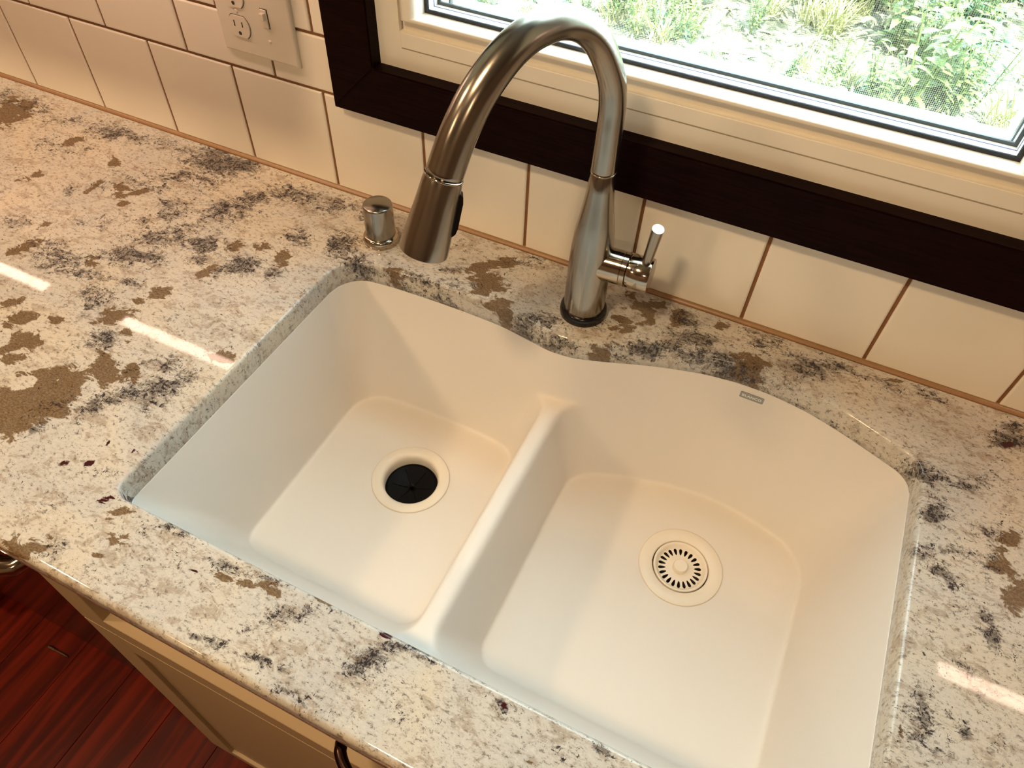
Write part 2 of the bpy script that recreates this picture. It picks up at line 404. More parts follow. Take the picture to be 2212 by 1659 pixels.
scr = bpy.data.objects.new('insect_screen', me); C.objects.link(scr); scr.parent = win; scr['kind'] = 'stuff'

# ------------------------------------------------------------------ stone worktop with the sink cut-out
YB = [(.70, -.150), (.7186, -.1365), (.749, -.1279), (.7928, -.1227), (.8564, -.1202), (.9147, -.1199), (.9611, -.1216), (.9979, -.1275), (1.0328, -.1337), (1.0642, -.1315), (1.1014, -.1195), (1.1565, -.0985), (1.1851, -.0895), (1.2273, -.0788), (1.2696, -.0733), (1.3124, -.0738), (1.3557, -.0803), (1.3986, -.0931), (1.4403, -.1093), (1.4701, -.1214), (1.4826, -.1268), (1.50, -.134)]
_x = np.array([p[0] for p in YB]); _y = np.array([p[1] for p in YB])
_xs = np.linspace(.70, 1.50, 401); _ys = np.interp(_xs, _x, _y); _k = np.exp(-np.linspace(-2, 2, 21)**2); _k /= _k.sum()
_ys = np.convolve(np.pad(_ys, 10, mode='edge'), _k, mode='valid')
def yb(x): return float(np.interp(x, _xs, _ys))
def loop(xa, xb, dback, yf, rl=.035, rr=.02, rf=.018, nb=150, nside=40):
    """closed outline: back curve left to right, right side, front, left side"""
    out = []
    def back(x): return yb(x) - dback
    for i in range(nb+1):
        s = i/nb; x = xa + (xb-xa)*(s - .35*math.sin(2*PI*s)/(2*PI)); y = back(x)
        d = x-xa
        if d < rl: y -= rl - math.sqrt(max(0, rl*rl-(rl-d)**2))
        d = xb-x
        if d < rr: y -= rr - math.sqrt(max(0, rr*rr-(rr-d)**2))
        out.append((x, y))
    yl, yr = out[0][1], out[-1][1]
    for i in range(1, nside): out.append((xb, yr + (yf+rf-yr)*i/nside))
    for i in range(0, 9):
        a = PI/2*i/8; out.append((xb-rf+rf*math.cos(a), yf+rf-rf*math.sin(a)))
    for i in range(1, 60): out.append((xb-rf + (xa+rf-xb+rf)*i/60, yf))
    for i in range(0, 9):
        a = PI/2*i/8; out.append((xa+rf-rf*math.sin(a), yf+rf-rf*math.cos(a)))
    for i in range(1, nside): out.append((xa, yf+rf + (yl-yf-rf)*i/nside))
    return out
HX0, HX1, HYF = .7190, 1.4868, -.5547; TH = .033
hole = loop(HX0, HX1, 0, HYF)
cx, cy = 1.10, -.34; BX0, BX1, BY0, BY1 = .56, 1.64, -.6425, .0
ang = [math.atan2(y-cy, x-cx) for x, y in hole]
corners = [math.atan2(y-cy, x-cx) for x in (BX0, BX1) for y in (BY0, BY1)]
pts = list(hole)
for ca in corners:      # a ray through each corner of the block
    best = None
    for i in range(len(pts)):
        a = pts[i]; b = pts[(i+1) % len(pts)]
        ta = math.atan2(a[1]-cy, a[0]-cx); tb = math.atan2(b[1]-cy, b[0]-cx)
        da = (ta-ca+PI) % (2*PI)-PI; db = (tb-ca+PI) % (2*PI)-PI
        if da*db <= 0 and abs(da) < .5 and abs(db) < .5 and da != db:
            t = da/(da-db); best = (i+1, (a[0]+(b[0]-a[0])*t, a[1]+(b[1]-a[1])*t)); break
    if best: pts.insert(*best)
def outer(p):
    dx, dy = p[0]-cx, p[1]-cy; t = []
    if dx > 0: t.append((BX1-cx)/dx)
    if dx < 0: t.append((BX0-cx)/dx)
    if dy > 0: t.append((BY1-cy)/dy)
    if dy < 0: t.append((BY0-cy)/dy)
    t = min(t); return (cx+dx*t, cy+dy*t)
bm = B(); npt = len(pts); rings = []
# normals of the contour, for the eased edge
def nrm(i):
    a = pts[i-1]; b = pts[(i+1) % npt]; d = Vector((b[0]-a[0], b[1]-a[1], 0)).normalized(); return Vector((-d.y, d.x, 0))    # points out of the hole (clockwise outline)
cen = Vector((cx, cy, 0)); nn = [nrm(i) for i in range(npt)]
for i in range(npt):
    if nn[i].dot(Vector((pts[i][0], pts[i][1], 0))-cen) < 0: nn[i] = -nn[i]
ER = .0045
edge = [(0, -TH), (0, -.024), (0, -.015), (0, -ER)] + [(ER-ER*math.cos(a), -ER+ER*math.sin(a)) for a in (PI/8, PI/4, 3*PI/8, PI/2)]
for off, z in edge: rings.append([bm.verts.new((pts[i][0]+nn[i].x*off, pts[i][1]+nn[i].y*off, z)) for i in range(npt)])
nedge = len(rings); M_ = 34; base = [(v.co.x, v.co.y) for v in rings[-1]]; outp = [outer(p) for p in pts]
for j in range(1, M_+1):
    s = j/M_; rings.append([bm.verts.new((base[i][0]+(outp[i][0]-base[i][0])*s, base[i][1]+(outp[i][1]-base[i][1])*s, 0)) for i in range(npt)])
for j, (a, b) in enumerate(zip(rings, rings[1:])):
    for i in range(npt):
        f = bm.faces.new((a[i], a[(i+1) % npt], b[(i+1) % npt], b[i])); f.smooth = j < nedge-1
bot = [bm.verts.new((p[0], p[1], -TH)) for p in outp]
for i in range(npt): bm.faces.new((rings[0][(i+1) % npt], rings[0][i], bot[i], bot[(i+1) % npt]))
def grid(xa, xb, st):
    nx = max(2, int((xb-xa)/st)); ny = max(2, int((BY1-BY0)/st)); vv = [[bm.verts.new((xa+(xb-xa)*i/nx, BY0+(BY1-BY0)*j/ny, 0)) for j in range(ny+1)] for i in range(nx+1)]
    for i in range(nx):
        for j in range(ny): bm.faces.new((vv[i][j], vv[i+1][j], vv[i+1][j+1], vv[i][j+1]))
    q = [bm.verts.new(c) for c in ((xa, BY0, -TH), (xa, BY1, -TH), (xb, BY1, -TH), (xb, BY0, -TH))]; bm.faces.new(q)
TX0, TX1 = -1.29, 2.60
grid(-.32, BX0, .0045); grid(TX0, -.32, .05); grid(BX1, 2.0, .006); grid(2.0, TX1, .05)
fe = [(-.6425+.0, 0)] + [(-.6425-.0065*math.sin(a), -.0065+.0065*math.cos(a)) for a in (PI/8, PI/4, 3*PI/8, PI/2)] + [(-.649, -.012), (-.649, -.018), (-.649, -.027), (-.648, -.030), (-.645, -TH)]
nx = 640; prev = None
for i in range(nx+1):
    x = TX0+(TX1-TX0)*i/nx; cur = [bm.verts.new((x, y, z)) for y, z in fe]
    if prev:
        for k in range(len(fe)-1):
            f = bm.faces.new((prev[k], cur[k], cur[k+1], prev[k+1])); f.smooth = True
    prev = cur
for xx in (TX0, TX1):
    q = [bm.verts.new((xx, y, z)) for y, z in fe + [(0, -TH), (0, 0)]]; bm.faces.new(q)
worktop = obj('worktop', bm, GRANITE, origin=(1.1, -.32, -TH))
tag(worktop, 'polished cream granite worktop with brown patches and dark flecks round the white sink', 'countertop')
PATCH = "b,0.0260,-0.0749,16.0,30.3,27.4,0.9,1.0;b,0.1821,-0.0936,48.9,66.0,76.1,-44.8,0.8;b,0.2788,-0.1078,48.1,47.6,27.2,-50.2,0.8;b,0.2031,-0.1852,29.8,51.8,100.1,-21.1,0.8;b,0.1919,-0.2076,75.4,111.5,218.9,-135.6,0.8;b,0.3011,-0.1717,21.7,44.2,159.9,3.6,0.9;b,0.3371,-0.1510,55.0,53.8,40.6,-75.5,0.9;b,0.3646,-0.1534,31.3,37.5,105.9,-87.7,0.9;b,0.3465,-0.1671,79.4,78.0,41.4,-77.2,0.8;b,0.3688,-0.1808,49.3,52.9,65.1,-86.6,0.8;b,0.3097,-0.2676,46.7,61.7,71.1,-68.6,0.8;b,0.3255,-0.3112,27.8,51.2,91.9,-26.4,0.8;b,0.3191,-0.3323,64.0,73.7,60.5,-114.5,0.9;b,0.3319,-0.3321,48.3,55.1,69.5,-131.7,0.7;b,0.5768,-0.1827,57.3,57.6,52.6,-53.9,1.0;b,0.6036,-0.1663,51.6,28.0,12.5,-111.3,0.9;b,0.6467,-0.1693,97.2,27.6,-11.6,-64.1,1.0;b,0.4250,-0.2970,51.7,71.4,65.8,-48.5,0.7;b,0.5749,-0.2374,32.7,53.9,107.2,-27.5,1.0;b,0.5482,-0.2998,39.1,44.5,57.3,-60.5,1.0;b,0.5371,-0.3253,100.0,57.5,6.9,-154.6,0.9;b,0.5324,-0.3602,27.5,35.0,51.4,-49.1,1.0;b,0.5650,-0.3780,95.5,92.8,36.5,-70.4,0.9;b,0.3973,-0.4002,34.7,48.9,75.0,-78.0,0.9;b,0.4293,-0.4176,29.5,45.9,67.3,-52.2,1.0;b,0.4711,-0.3976,72.4,96.4,78.0,-83.0,1.0;b,0.4669,-0.4404,28.7,44.6,45.7,-36.6,1.0;b,0.4605,-0.4585,38.9,55.7,82.2,-89.0,1.0;b,0.4800,-0.4654,39.5,62.5,78.2,-63.6,1.0;b,0.4666,-0.4228,107.0,118.8,72.6,-139.8,0.8;b,0.5479,-0.4762,16.8,21.9,28.2,-35.2,1.2;b,0.5478,-0.5088,13.8,19.4,24.3,-27.6,1.3;b,0.5484,-0.5345,29.2,47.7,32.9,-28.6,1.3;b,0.5855,-0.4301,48.0,60.3,27.2,-30.3,1.1;b,0.6153,-0.4238,38.3,66.7,73.3,-33.9,1.0;b,0.6233,-0.4270,100.7,96.8,40.1,-78.0,0.8;b,0.6935,-0.3535,48.6,22.5,6.8,-126.4,1.0;b,0.6070,-0.4394,56.1,55.5,64.3,-125.2,0.7;b,0.6947,-0.6367,26.5,40.8,60.9,-68.9,0.9;b,0.6719,-0.6414,35.3,79.7,147.7,-82.6,0.8;b,0.7425,-0.5732,35.4,56.1,108.7,-91.4,0.9;b,0.7562,-0.5963,75.0,74.8,63.0,-125.5,0.8;b,0.7684,-0.5884,92.2,89.7,62.7,-125.1,0.8;b,0.6936,-0.6056,107.0,87.3,70.5,-246.3,0.8;b,0.7632,-0.6152,82.7,109.9,99.1,-124.8,0.7;b,0.8850,-0.5783,77.4,29.3,33.1,-284.5,1.0;b,0.9112,-0.5732,70.1,39.3,68.4,-236.2,0.9;b,0.9355,-0.5694,61.1,19.9,16.6,-144.0,0.9;b,0.9806,-0.5553,81.7,22.8,37.0,-326.9,1.0;b,0.9664,-0.6098,87.3,45.7,43.5,-146.9,0.5;b,1.0528,-0.5903,51.2,93.1,123.3,-77.4,0.6;b,1.2227,-0.5916,88.4,136.7,188.6,-139.5,0.9;b,1.1890,-0.5815,227.3,110.4,297.3,-605.8,0.5;b,0.8994,-0.0581,20.9,14.7,76.7,-75.3,1.0;b,0.9218,-0.0386,50.0,24.4,48.1,-91.3,1.0;b,0.9255,-0.0817,36.0,12.0,12.2,-68.5,1.0;b,0.9200,-0.1052,50.5,18.7,21.4,-91.9,0.9;b,0.9490,-0.1152,44.3,25.4,65.7,-94.8,1.0;b,0.9639,-0.1318,83.1,40.8,24.9,-47.9,1.0;b,0.9429,-0.1233,56.2,12.5,-0.7,-151.8,0.8;b,0.7948,-0.1292,42.7,42.6,52.3,-33.4,0.8;b,0.8671,-0.0585,114.6,61.2,95.3,-180.8,0.6;b,1.0994,-0.0216,108.7,39.0,51.7,-99.0,0.8;b,1.1246,-0.0285,37.3,15.4,66.2,-96.2,1.0;b,1.1343,-0.0382,111.7,37.8,30.0,-57.5,1.0;b,1.1693,-0.0345,104.8,0.7,-8.4,-53.1,1.0;b,1.1062,-0.0673,68.2,-1.1,-39.1,-149.5,1.0;b,1.1195,-0.0775,64.7,44.8,133.4,-101.4,1.0;b,1.1009,-0.0872,157.6,59.1,111.2,-214.1,0.8;b,1.1028,-0.1334,72.0,8.4,-0.2,-71.7,1.0;b,1.0860,-0.1535,115.7,46.9,74.6,-144.6,0.7;b,1.1046,-0.1056,132.9,50.1,71.3,-137.5,0.6;b,1.2755,-0.0687,34.4,13.3,44.8,-54.0,1.0;b,1.2606,-0.0607,84.8,21.5,49.3,-95.4,0.8;b,1.2897,-0.0844,72.9,17.2,44.2,-85.9,0.7;b,1.2251,-0.0170,101.5,27.4,68.7,-132.3,0.9;b,1.4418,-0.0120,107.1,-5.5,20.0,-202.3,0.9;b,1.1718,-0.0427,133.3,41.7,45.9,-88.4,0.6;b,1.5762,-0.1863,64.6,16.6,63.9,-73.5,0.9;b,1.5708,-0.2238,75.6,-7.1,23.8,-88.7,0.9;b,1.5866,-0.2489,69.7,1.6,23.6,-47.5,1.0;b,1.5839,-0.0250,143.0,3.1,85.1,-167.0,0.6;b,1.5095,-0.3944,275.7,-53.7,29.8,-368.0,0.6;b,1.4958,-0.4313,196.2,-8.5,70.6,-240.8,0.7;b,0.6755,-0.1145,91.4,63.9,57.5,-108.6,0.4;b,0.4502,-0.1115,81.8,70.8,68.5,-127.7,0.5;d,0.0258,-0.0495,16.6,14.6,3.5,-42.3,0.6;d,0.1151,-0.0590,20.4,18.5,10.2,-49.5,0.6;d,0.2125,-0.0458,19.1,16.5,11.4,-43.1,0.9;d,0.1785,-0.1182,16.9,18.1,18.5,-33.9,0.5;d,0.3025,-0.0279,18.4,13.5,8.2,-52.7,0.6;d,0.4141,-0.0272,14.4,9.9,6.0,-28.4,1.0;d,0.4536,-0.0203,33.3,21.9,8.2,-38.8,1.1;d,0.4122,-0.0780,13.9,12.1,16.5,-30.6,0.7;d,0.3637,-0.2329,19.0,19.4,28.0,-52.6,0.5;d,0.2760,-0.1918,77.3,81.8,34.3,-63.8,0.9;d,0.5762,-0.0439,20.8,12.2,9.0,-41.4,0.9;d,0.5352,-0.0789,29.5,23.1,26.1,-48.7,0.8;d,0.6377,-0.0370,25.6,13.9,11.1,-51.2,0.8;d,0.5094,-0.1308,16.9,14.1,14.6,-27.3,0.7;d,0.4437,-0.1534,13.2,17.5,27.0,-13.3,0.7;d,0.3563,-0.1353,13.8,13.1,17.0,-31.6,0.5;d,0.4765,-0.2084,15.2,17.6,32.1,-28.4,0.9;d,0.4695,-0.2628,17.4,16.6,24.4,-46.3,0.9;d,0.3827,-0.3086,20.9,18.2,9.2,-38.2,0.9;d,0.4347,-0.3185,21.6,18.0,20.5,-83.8,0.9;d,0.5351,-0.2003,30.8,26.4,23.6,-44.7,0.8;d,0.5493,-0.2261,41.7,36.1,48.6,-92.2,0.9;d,0.6080,-0.2114,23.9,23.0,33.6,-39.4,1.0;d,0.6550,-0.2027,54.6,41.8,41.8,-79.5,0.9;d,0.6352,-0.1242,52.4,38.5,22.9,-43.3,0.9;d,0.7041,-0.1109,33.1,28.0,24.7,-25.7,1.0;d,0.7430,-0.1350,44.5,29.3,24.5,-46.5,1.0;d,0.6981,-0.0426,62.8,40.7,31.0,-58.2,0.9;d,0.2735,-0.2809,20.2,27.6,39.9,-38.2,0.7;d,0.4842,-0.3432,22.9,28.6,34.2,-35.9,0.8;d,0.5012,-0.3042,41.9,40.4,51.6,-98.5,0.8;d,0.5940,-0.3291,88.2,62.7,45.2,-180.8,1.0;d,0.5429,-0.4010,33.3,33.7,29.7,-57.4,0.8;d,0.6463,-0.3947,42.6,49.0,39.3,-44.2,1.0;d,0.6174,-0.4096,52.6,63.0,107.1,-119.9,1.0;d,0.6804,-0.3936,50.1,55.9,62.7,-71.1,1.0;d,0.6667,-0.4247,21.7,25.3,41.0,-46.8,1.1;d,0.6342,-0.4492,25.8,31.7,50.3,-57.4,1.0;d,0.6166,-0.4736,33.5,61.9,76.4,-36.4,0.9;d,0.5714,-0.5043,30.9,54.0,80.6,-52.1,0.9;d,0.5856,-0.5300,29.3,68.6,167.1,-51.8,1.0;d,0.6720,-0.4453,29.2,27.2,48.3,-94.3,0.7;d,0.6809,-0.5434,26.6,23.8,53.1,-138.5,0.6;d,0.7305,-0.5150,52.1,48.9,38.6,-76.2,0.6;d,0.7166,-0.6314,30.4,56.6,59.0,-45.4,0.7;d,0.7612,-0.6337,42.0,75.6,104.3,-83.0,0.7;d,0.7903,-0.5658,33.6,72.4,113.2,-50.8,0.6;d,0.8202,-0.5595,121.2,107.2,62.3,-124.2,0.9;d,0.8241,-0.5803,28.6,25.8,30.3,-60.5,0.3;d,0.8830,-0.5691,50.0,18.9,21.3,-186.9,0.9;d,0.8619,-0.5709,94.6,57.8,59.2,-205.7,0.7;d,0.9234,-0.5607,51.6,12.2,7.5,-230.3,0.9;d,0.9502,-0.5886,132.8,42.3,11.2,-92.5,1.1;d,0.9655,-0.5810,24.2,24.7,60.2,-79.3,0.8;d,0.9400,-0.6060,42.2,45.8,133.7,-176.6,0.6;d,0.9082,-0.6348,71.1,26.8,28.0,-211.7,1.0;d,0.9267,-0.6318,89.9,32.0,28.1,-212.5,0.9;d,0.9644,-0.6271,70.6,37.8,51.5,-172.8,0.9;d,0.9792,-0.6266,66.0,50.5,136.1,-275.6,0.7;d,1.0532,-0.5832,29.2,63.7,85.9,-42.8,1.1;d,1.0662,-0.5651,76.1,15.2,20.6,-173.6,1.0;d,1.0454,-0.5939,59.4,77.2,86.4,-80.5,0.9;d,1.0872,-0.5594,46.7,4.0,6.0,-175.5,1.0;d,1.0762,-0.5967,37.8,15.0,36.9,-123.6,0.5;d,0.9976,-0.6244,74.1,149.4,163.4,-98.9,1.0;d,0.9952,-0.6411,126.4,95.9,141.3,-286.8,0.8;d,1.1813,-0.5655,139.5,67.8,96.1,-195.3,1.2;d,1.2685,-0.5620,112.3,-9.1,8.3,-222.3,1.1;d,1.1968,-0.5461,42.0,-2.8,-3.9,-179.0,0.4;d,1.2352,-0.5735,78.2,33.6,61.3,-125.0,0.4;d,1.0402,-0.6361,47.5,11.4,18.8,-136.7,0.4;d,1.1174,-0.6108,31.0,4.9,12.1,-90.9,0.4;d,0.8300,-0.1213,24.8,7.4,-0.4,-84.3,0.8;d,0.8646,-0.1443,25.6,7.2,0.1,-87.5,0.9;d,0.8939,-0.1086,28.5,15.2,36.6,-69.9,0.7;d,0.8651,-0.0815,46.2,25.2,61.1,-116.1,0.8;d,0.8128,-0.1408,29.8,9.4,-0.0,-85.9,0.8;d,0.9021,-0.1495,31.2,4.5,-21.5,-128.5,0.9;d,0.9469,-0.0165,28.1,13.0,21.8,-41.3,0.5;d,1.0021,-0.1215,39.9,12.6,19.7,-83.2,1.0;d,0.9916,-0.1411,54.4,10.5,-0.0,-90.2,1.0;d,1.0321,-0.1154,25.6,11.1,27.9,-53.7,0.6;d,1.0383,-0.1444,28.1,4.5,0.1,-71.5,0.8;d,1.0798,-0.0905,31.2,12.2,39.6,-76.2,0.6;d,1.1790,-0.0295,41.7,-2.5,-16.6,-57.8,0.9;d,1.1995,-0.0564,28.6,4.8,13.7,-58.5,1.0;d,1.1519,-0.0992,23.3,7.9,41.6,-80.5,0.9;d,1.2294,-0.0768,25.3,3.8,18.1,-75.9,1.0;d,1.2665,-0.0836,30.2,3.8,16.6,-69.2,1.0;d,1.2811,-0.0232,35.6,1.9,5.8,-58.7,0.8;d,1.3370,-0.0388,26.7,-1.1,-2.1,-67.6,0.8;d,1.3682,-0.0227,46.1,2.4,28.2,-119.8,1.0;d,1.3273,-0.1018,32.2,-3.1,-11.5,-81.7,0.7;d,1.3798,-0.1215,33.4,-6.4,-18.0,-66.5,0.6;d,1.3967,-0.1278,29.4,-4.2,-6.2,-46.1,0.5;d,1.3227,-0.0799,26.7,2.3,12.8,-53.1,0.5;d,1.4297,-0.0249,32.4,-5.0,-17.8,-99.9,0.8;d,1.4775,-0.0168,49.6,-6.4,-4.0,-101.9,0.9;d,1.5695,-0.0472,52.8,-4.3,16.7,-68.2,1.0;d,1.5739,-0.0263,66.4,1.9,48.6,-95.3,0.9;d,1.4890,-0.1377,35.8,-1.1,19.0,-74.5,0.9;d,1.5366,-0.1271,34.8,2.0,38.0,-75.3,0.8;d,1.5033,-0.1893,66.4,27.7,68.2,-66.0,1.0;d,1.5246,-0.2268,33.7,-2.0,33.1,-123.8,1.0;d,1.4947,-0.2447,73.8,7.3,108.6,-217.1,0.9;d,1.5137,-0.2579,61.2,-10.9,3.7,-97.9,1.0;d,1.5582,-0.1863,44.2,2.0,41.9,-83.5,0.7;d,1.5598,-0.2208,119.7,-10.2,9.5,-35.6,0.8;d,1.5274,-0.2649,115.1,8.4,65.6,-131.6,0.9;d,1.5501,-0.2855,42.0,-3.4,33.4,-120.9,0.7;d,1.5637,-0.3091,136.0,6.0,42.3,-85.3,1.0;d,1.5801,-0.3156,66.0,-7.2,48.5,-172.4,0.8;d,1.5101,-0.4007,114.6,-14.5,8.7,-46.2,0.9;d,1.4993,-0.4104,127.0,14.0,38.1,-77.6,0.7;d,1.5455,-0.4090,131.7,8.7,59.0,-120.2,0.7;d,1.5755,-0.4068,88.1,38.5,128.5,-141.9,1.0;d,1.5173,-0.4353,48.4,-10.1,7.6,-80.3,0.5;d,1.5380,-0.3553,45.5,-9.6,4.8,-70.2,0.4;g,0.6213,-0.5610,185.5,205.5,190.2,-375.1,1.0;g,0.6473,-0.5492,96.2,131.0,202.3,-240.1,0.9;g,0.6711,-0.5384,113.6,149.5,203.0,-241.7,1.0;g,0.6691,-0.5109,168.7,215.5,327.2,-385.6,0.9;g,0.7014,-0.5041,218.2,209.0,185.1,-364.5,1.0;g,0.7192,-0.5655,75.6,127.8,218.8,-163.0,1.0;g,0.7230,-0.5598,198.4,197.1,162.6,-322.4,1.0;g,0.8535,-0.5843,251.4,219.1,132.1,-264.5,1.0;g,0.8662,-0.5812,295.5,252.4,154.7,-309.9,1.0;g,1.0543,-0.5586,287.4,179.1,205.8,-415.2,1.0;g,1.0705,-0.5783,257.9,159.6,153.9,-311.5,1.0;g,1.1811,-0.5643,185.9,90.2,114.9,-233.6,0.9;g,1.5826,-0.2280,211.3,5.5,100.1,-200.7,1.0;g,1.5712,-0.0536,144.7,4.5,87.6,-172.3,0.9;g,1.4891,-0.1390,340.6,32.4,186.1,-367.7,0.8;g,1.2024,0.0201,262.1,73.1,129.9,-248.9,0.5;c,0.5211,-0.4884,43.8,69.1,89.2,-75.0,1.0;c,0.5505,-0.4685,228.5,245.9,160.8,-312.9,1.0"
me = worktop.data; nv = len(me.vertices); co = np.empty(nv*3, np.float32); me.vertices.foreach_get('co', co); co = co.reshape(-1, 3) + np.array((1.1, -.32, -TH), np.float32)
col = np.zeros((nv, 4), np.float32)
# follow the stone down its edges: shift the lookup a little with depth
px = co[:, 0]; py = co[:, 1] + co[:, 2]*.6
for s in PATCH.split(';'):
    t, *q = s.split(','); ux, uy, a, b_, c_, d, wt = map(float, q)
    dx = px-ux; dy = py-uy; r = np.sqrt((a*dx+b_*dy)**2 + (c_*dx+d*dy)**2)
    if t == 'd': f = np.clip(1.35-r*.75, 0, 1)*wt*.95
    elif t == 'g': f = np.clip(1.25-r*.75, 0, 1)*wt
    else: f = np.clip(1.0-r*.5, 0, 1)*wt
    k = {'b': 0, 'd': 1, 'g': 2, 'c': 3}[t]
    if t == 'c': col[:, 0] *= (1-np.clip(1.6-r, 0, 1)); continue
    col[:, k] = np.maximum(col[:, k], f)
# stone beyond the photograph: scattered patches
rr = np.random.RandomState(5)
for _ in range(60):
    ux = rr.choice([rr.uniform(-1.2, -.1), rr.uniform(1.75, 2.6)]); uy = rr.uniform(-.64, 0); s1, s2 = rr.uniform(.01, .035), rr.uniform(.006, .016)
    r = np.sqrt(((px-ux)/s1)**2 + ((py-uy)/s2)**2); k = rr.randint(0, 2); col[:, k] = np.maximum(col[:, k], np.clip(1.1-r*.55, 0, 1))
ca = me.color_attributes.new('stone', 'FLOAT_COLOR', 'POINT'); ca.data.foreach_set('color', col.ravel())

# ------------------------------------------------------------------ sink: cavity solid, remeshed and softened, then turned into the bowl surface
ZB = -.250
def level(bowl, z):
    """outline of one cavity at height z"""
    f = min(1.0, max(-.3, (-.033-z)/(-.033-ZB)))
    if bowl == 'top': return loop(HX0+.0002+.018*f, HX1-.0002-.045*f, -.0002+.030*f, HYF-.0002+.088*f, .035+.01*f, .02+.02*f, .02+.02*f, 90, 24)
    if bowl == 'left': return loop(HX0+.018*f, 1.064-.056*f, .030*f, HYF+.088*f, .035+.01*f, .03, .03, 90, 24)
    return loop(1.052+.042*f, HX1-.045*f, .030*f, HYF+.088*f, .03, .025+.02*f, .03, 90, 24)
def solid(bm, bowl, zs):
    prev = None
    for z in zs:
        cur = [bm.verts.new((x, y, z)) for x, y in level(bowl, z)]
        if prev:
            for i in range(len(cur)): bm.faces.new((prev[i], prev[(i+1) % len(cur)], cur[(i+1) % len(cur)], cur[i]))
        else: bm.faces.new(cur[::-1])
        prev = cur
    bm.faces.new(prev)
bm = B()
solid(bm, 'top', (-.110, -.070, -.033, .0, .03)); solid(bm, 'left', (ZB, -.18, -.13, -.098)); solid(bm, 'right', (ZB, -.18, -.13, -.098))
DL, DR = Vector((.8884, -.2707, ZB)), Vector((1.2872, -.2268, ZB))
for D_ in (DL, DR): lathe([(0, -.06), (.046, -.06), (.046, .03), (0, .03)], 48, Matrix.Translation(D_), bm)
bmesh.ops.recalc_face_normals(bm, faces=bm.faces)
me = bpy.data.meshes.new('cavity'); bm.to_mesh(me); bm.free(); tmp = bpy.data.objects.new('cavity', me); C.objects.link(tmp)
md = tmp.modifiers.new('r', 'REMESH'); md.mode = 'VOXEL'; md.voxel_size = .0036
md = tmp.modifiers.new('s', 'SMOOTH'); md.factor = .5; md.iterations = 9
bpy.context.view_layer.update()
dg = bpy.context.evaluated_depsgraph_get(); me2 = bpy.data.meshes.new_from_object(tmp.evaluated_get(dg)); bpy.data.objects.remove(tmp)
bm = B(); bm.from_mesh(me2)
bmesh.ops.bisect_plane(bm, geom=bm.verts[:]+bm.edges[:]+bm.faces[:], plane_co=(0, 0, -.0334), plane_no=(0, 0, 1), clear_outer=True)
bmesh.ops.bisect_plane(bm, geom=bm.verts[:]+bm.edges[:]+bm.faces[:], plane_co=(0, 0, ZB-.045), plane_no=(0, 0, 1), clear_inner=True)
for f in bm.faces: f.smooth = True
# rim flange that runs under the stone
bnd = [e for e in bm.edges if e.is_boundary and e.verts[0].co.z > -.05]
r = bmesh.ops.extrude_edge_only(bm, edges=bnd); nv_ = [g for g in r['geom'] if isinstance(g, bmesh.types.BMVert)]
for v in nv_:
    d = (Vector((v.co.x, v.co.y, 0))-Vector((1.1, -.33, 0))); v.co.x += .014*(1 if d.x > 0 else -1)*min(1, abs(d.x)/.33)**3; v.co.y += .014*(1 if d.y > 0 else -1)
sink = thing('kitchen_sink', 'white composite undermount sink with two bowls set in the granite worktop', 'sink', (1.1, -.33, ZB))
me3 = bpy.data.meshes.new('bowl'); bmesh.ops.recalc_face_normals(bm, faces=bm.faces); bmesh.ops.translate(bm, verts=bm.verts, vec=-ORG['kitchen_sink'])
bm.to_mesh(me3)
bvh = BVHTree.FromBMesh(bm); bm.free()
me3.materials.append(SINK); bowl = bpy.data.objects.new('bowl', me3); C.objects.link(bowl); bowl.parent = sink
for p in me3.polygons: p.use_smooth = True
# badge on the rear wall of the right bowl
def wallhit(x, z):
    h = bvh.ray_cast(Vector((x, -.25, z))-ORG['kitchen_sink'], Vector((0, 1, 0))); return (h[0]+ORG['kitchen_sink'], h[1]) if h[0] else (Vector((x, -.078, z)), Vector((0, -1, 0)))
hp, hn = wallhit(1.2918, -.0475); h2, _ = wallhit(1.3068, -.0475); h3, _ = wallhit(1.2768, -.0475)
ux = (h2-h3).normalized()
if hn.y > 0: hn = -hn
uz = hn.cross(ux).normalized()
if uz.z < 0: uz = -uz
hn = ux.cross(uz).normalized()
if hn.y > 0: hn = -hn
MB = Matrix((( ux.x, uz.x, hn.x, hp.x), (ux.y, uz.y, hn.y, hp.y), (ux.z, uz.z, hn.z, hp.z), (0, 0, 0, 1)))
t = B(); bw, bh, br_ = .0152, .0048, .0014; v1 = []; v2 = []
for (sx, sy, a0_) in ((1, 1, 0), (-1, 1, 90), (-1, -1, 180), (1, -1, 270)):
    for k in range(4):
        a = math.radians(a0_+30*k); x, y = sx*(bw-br_)+br_*math.cos(a), sy*(bh-br_)+br_*math.sin(a)
        v1.append(t.verts.new((x, y, -.0008))); v2.append(t.verts.new((x, y, .0007)))
t.faces.new(v1[::-1]); t.faces.new(v2)
for k in range(16): t.faces.new((v1[k], v1[(k+1) % 16], v2[(k+1) % 16], v2[k]))
bmesh.ops.transform(t, matrix=MB, verts=t.verts)
badge = obj('badge', t, BADGE, sink); badge['label'] = 'small grey maker badge lettered in white'
cu = bpy.data.curves.new('txt', 'FONT'); cu.body = 'BLANCO'; cu.size = .0052; cu.align_x = 'CENTER'; cu.align_y = 'CENTER'; cu.extrude = .00015; cu.offset = .00012; cu.space_character = 1.12
to = bpy.data.objects.new('txt', cu); C.objects.link(to); bpy.context.view_layer.update()
tm = bpy.data.meshes.new_from_object(to.evaluated_get(bpy.context.evaluated_depsgraph_get())); bpy.data.objects.remove(to)
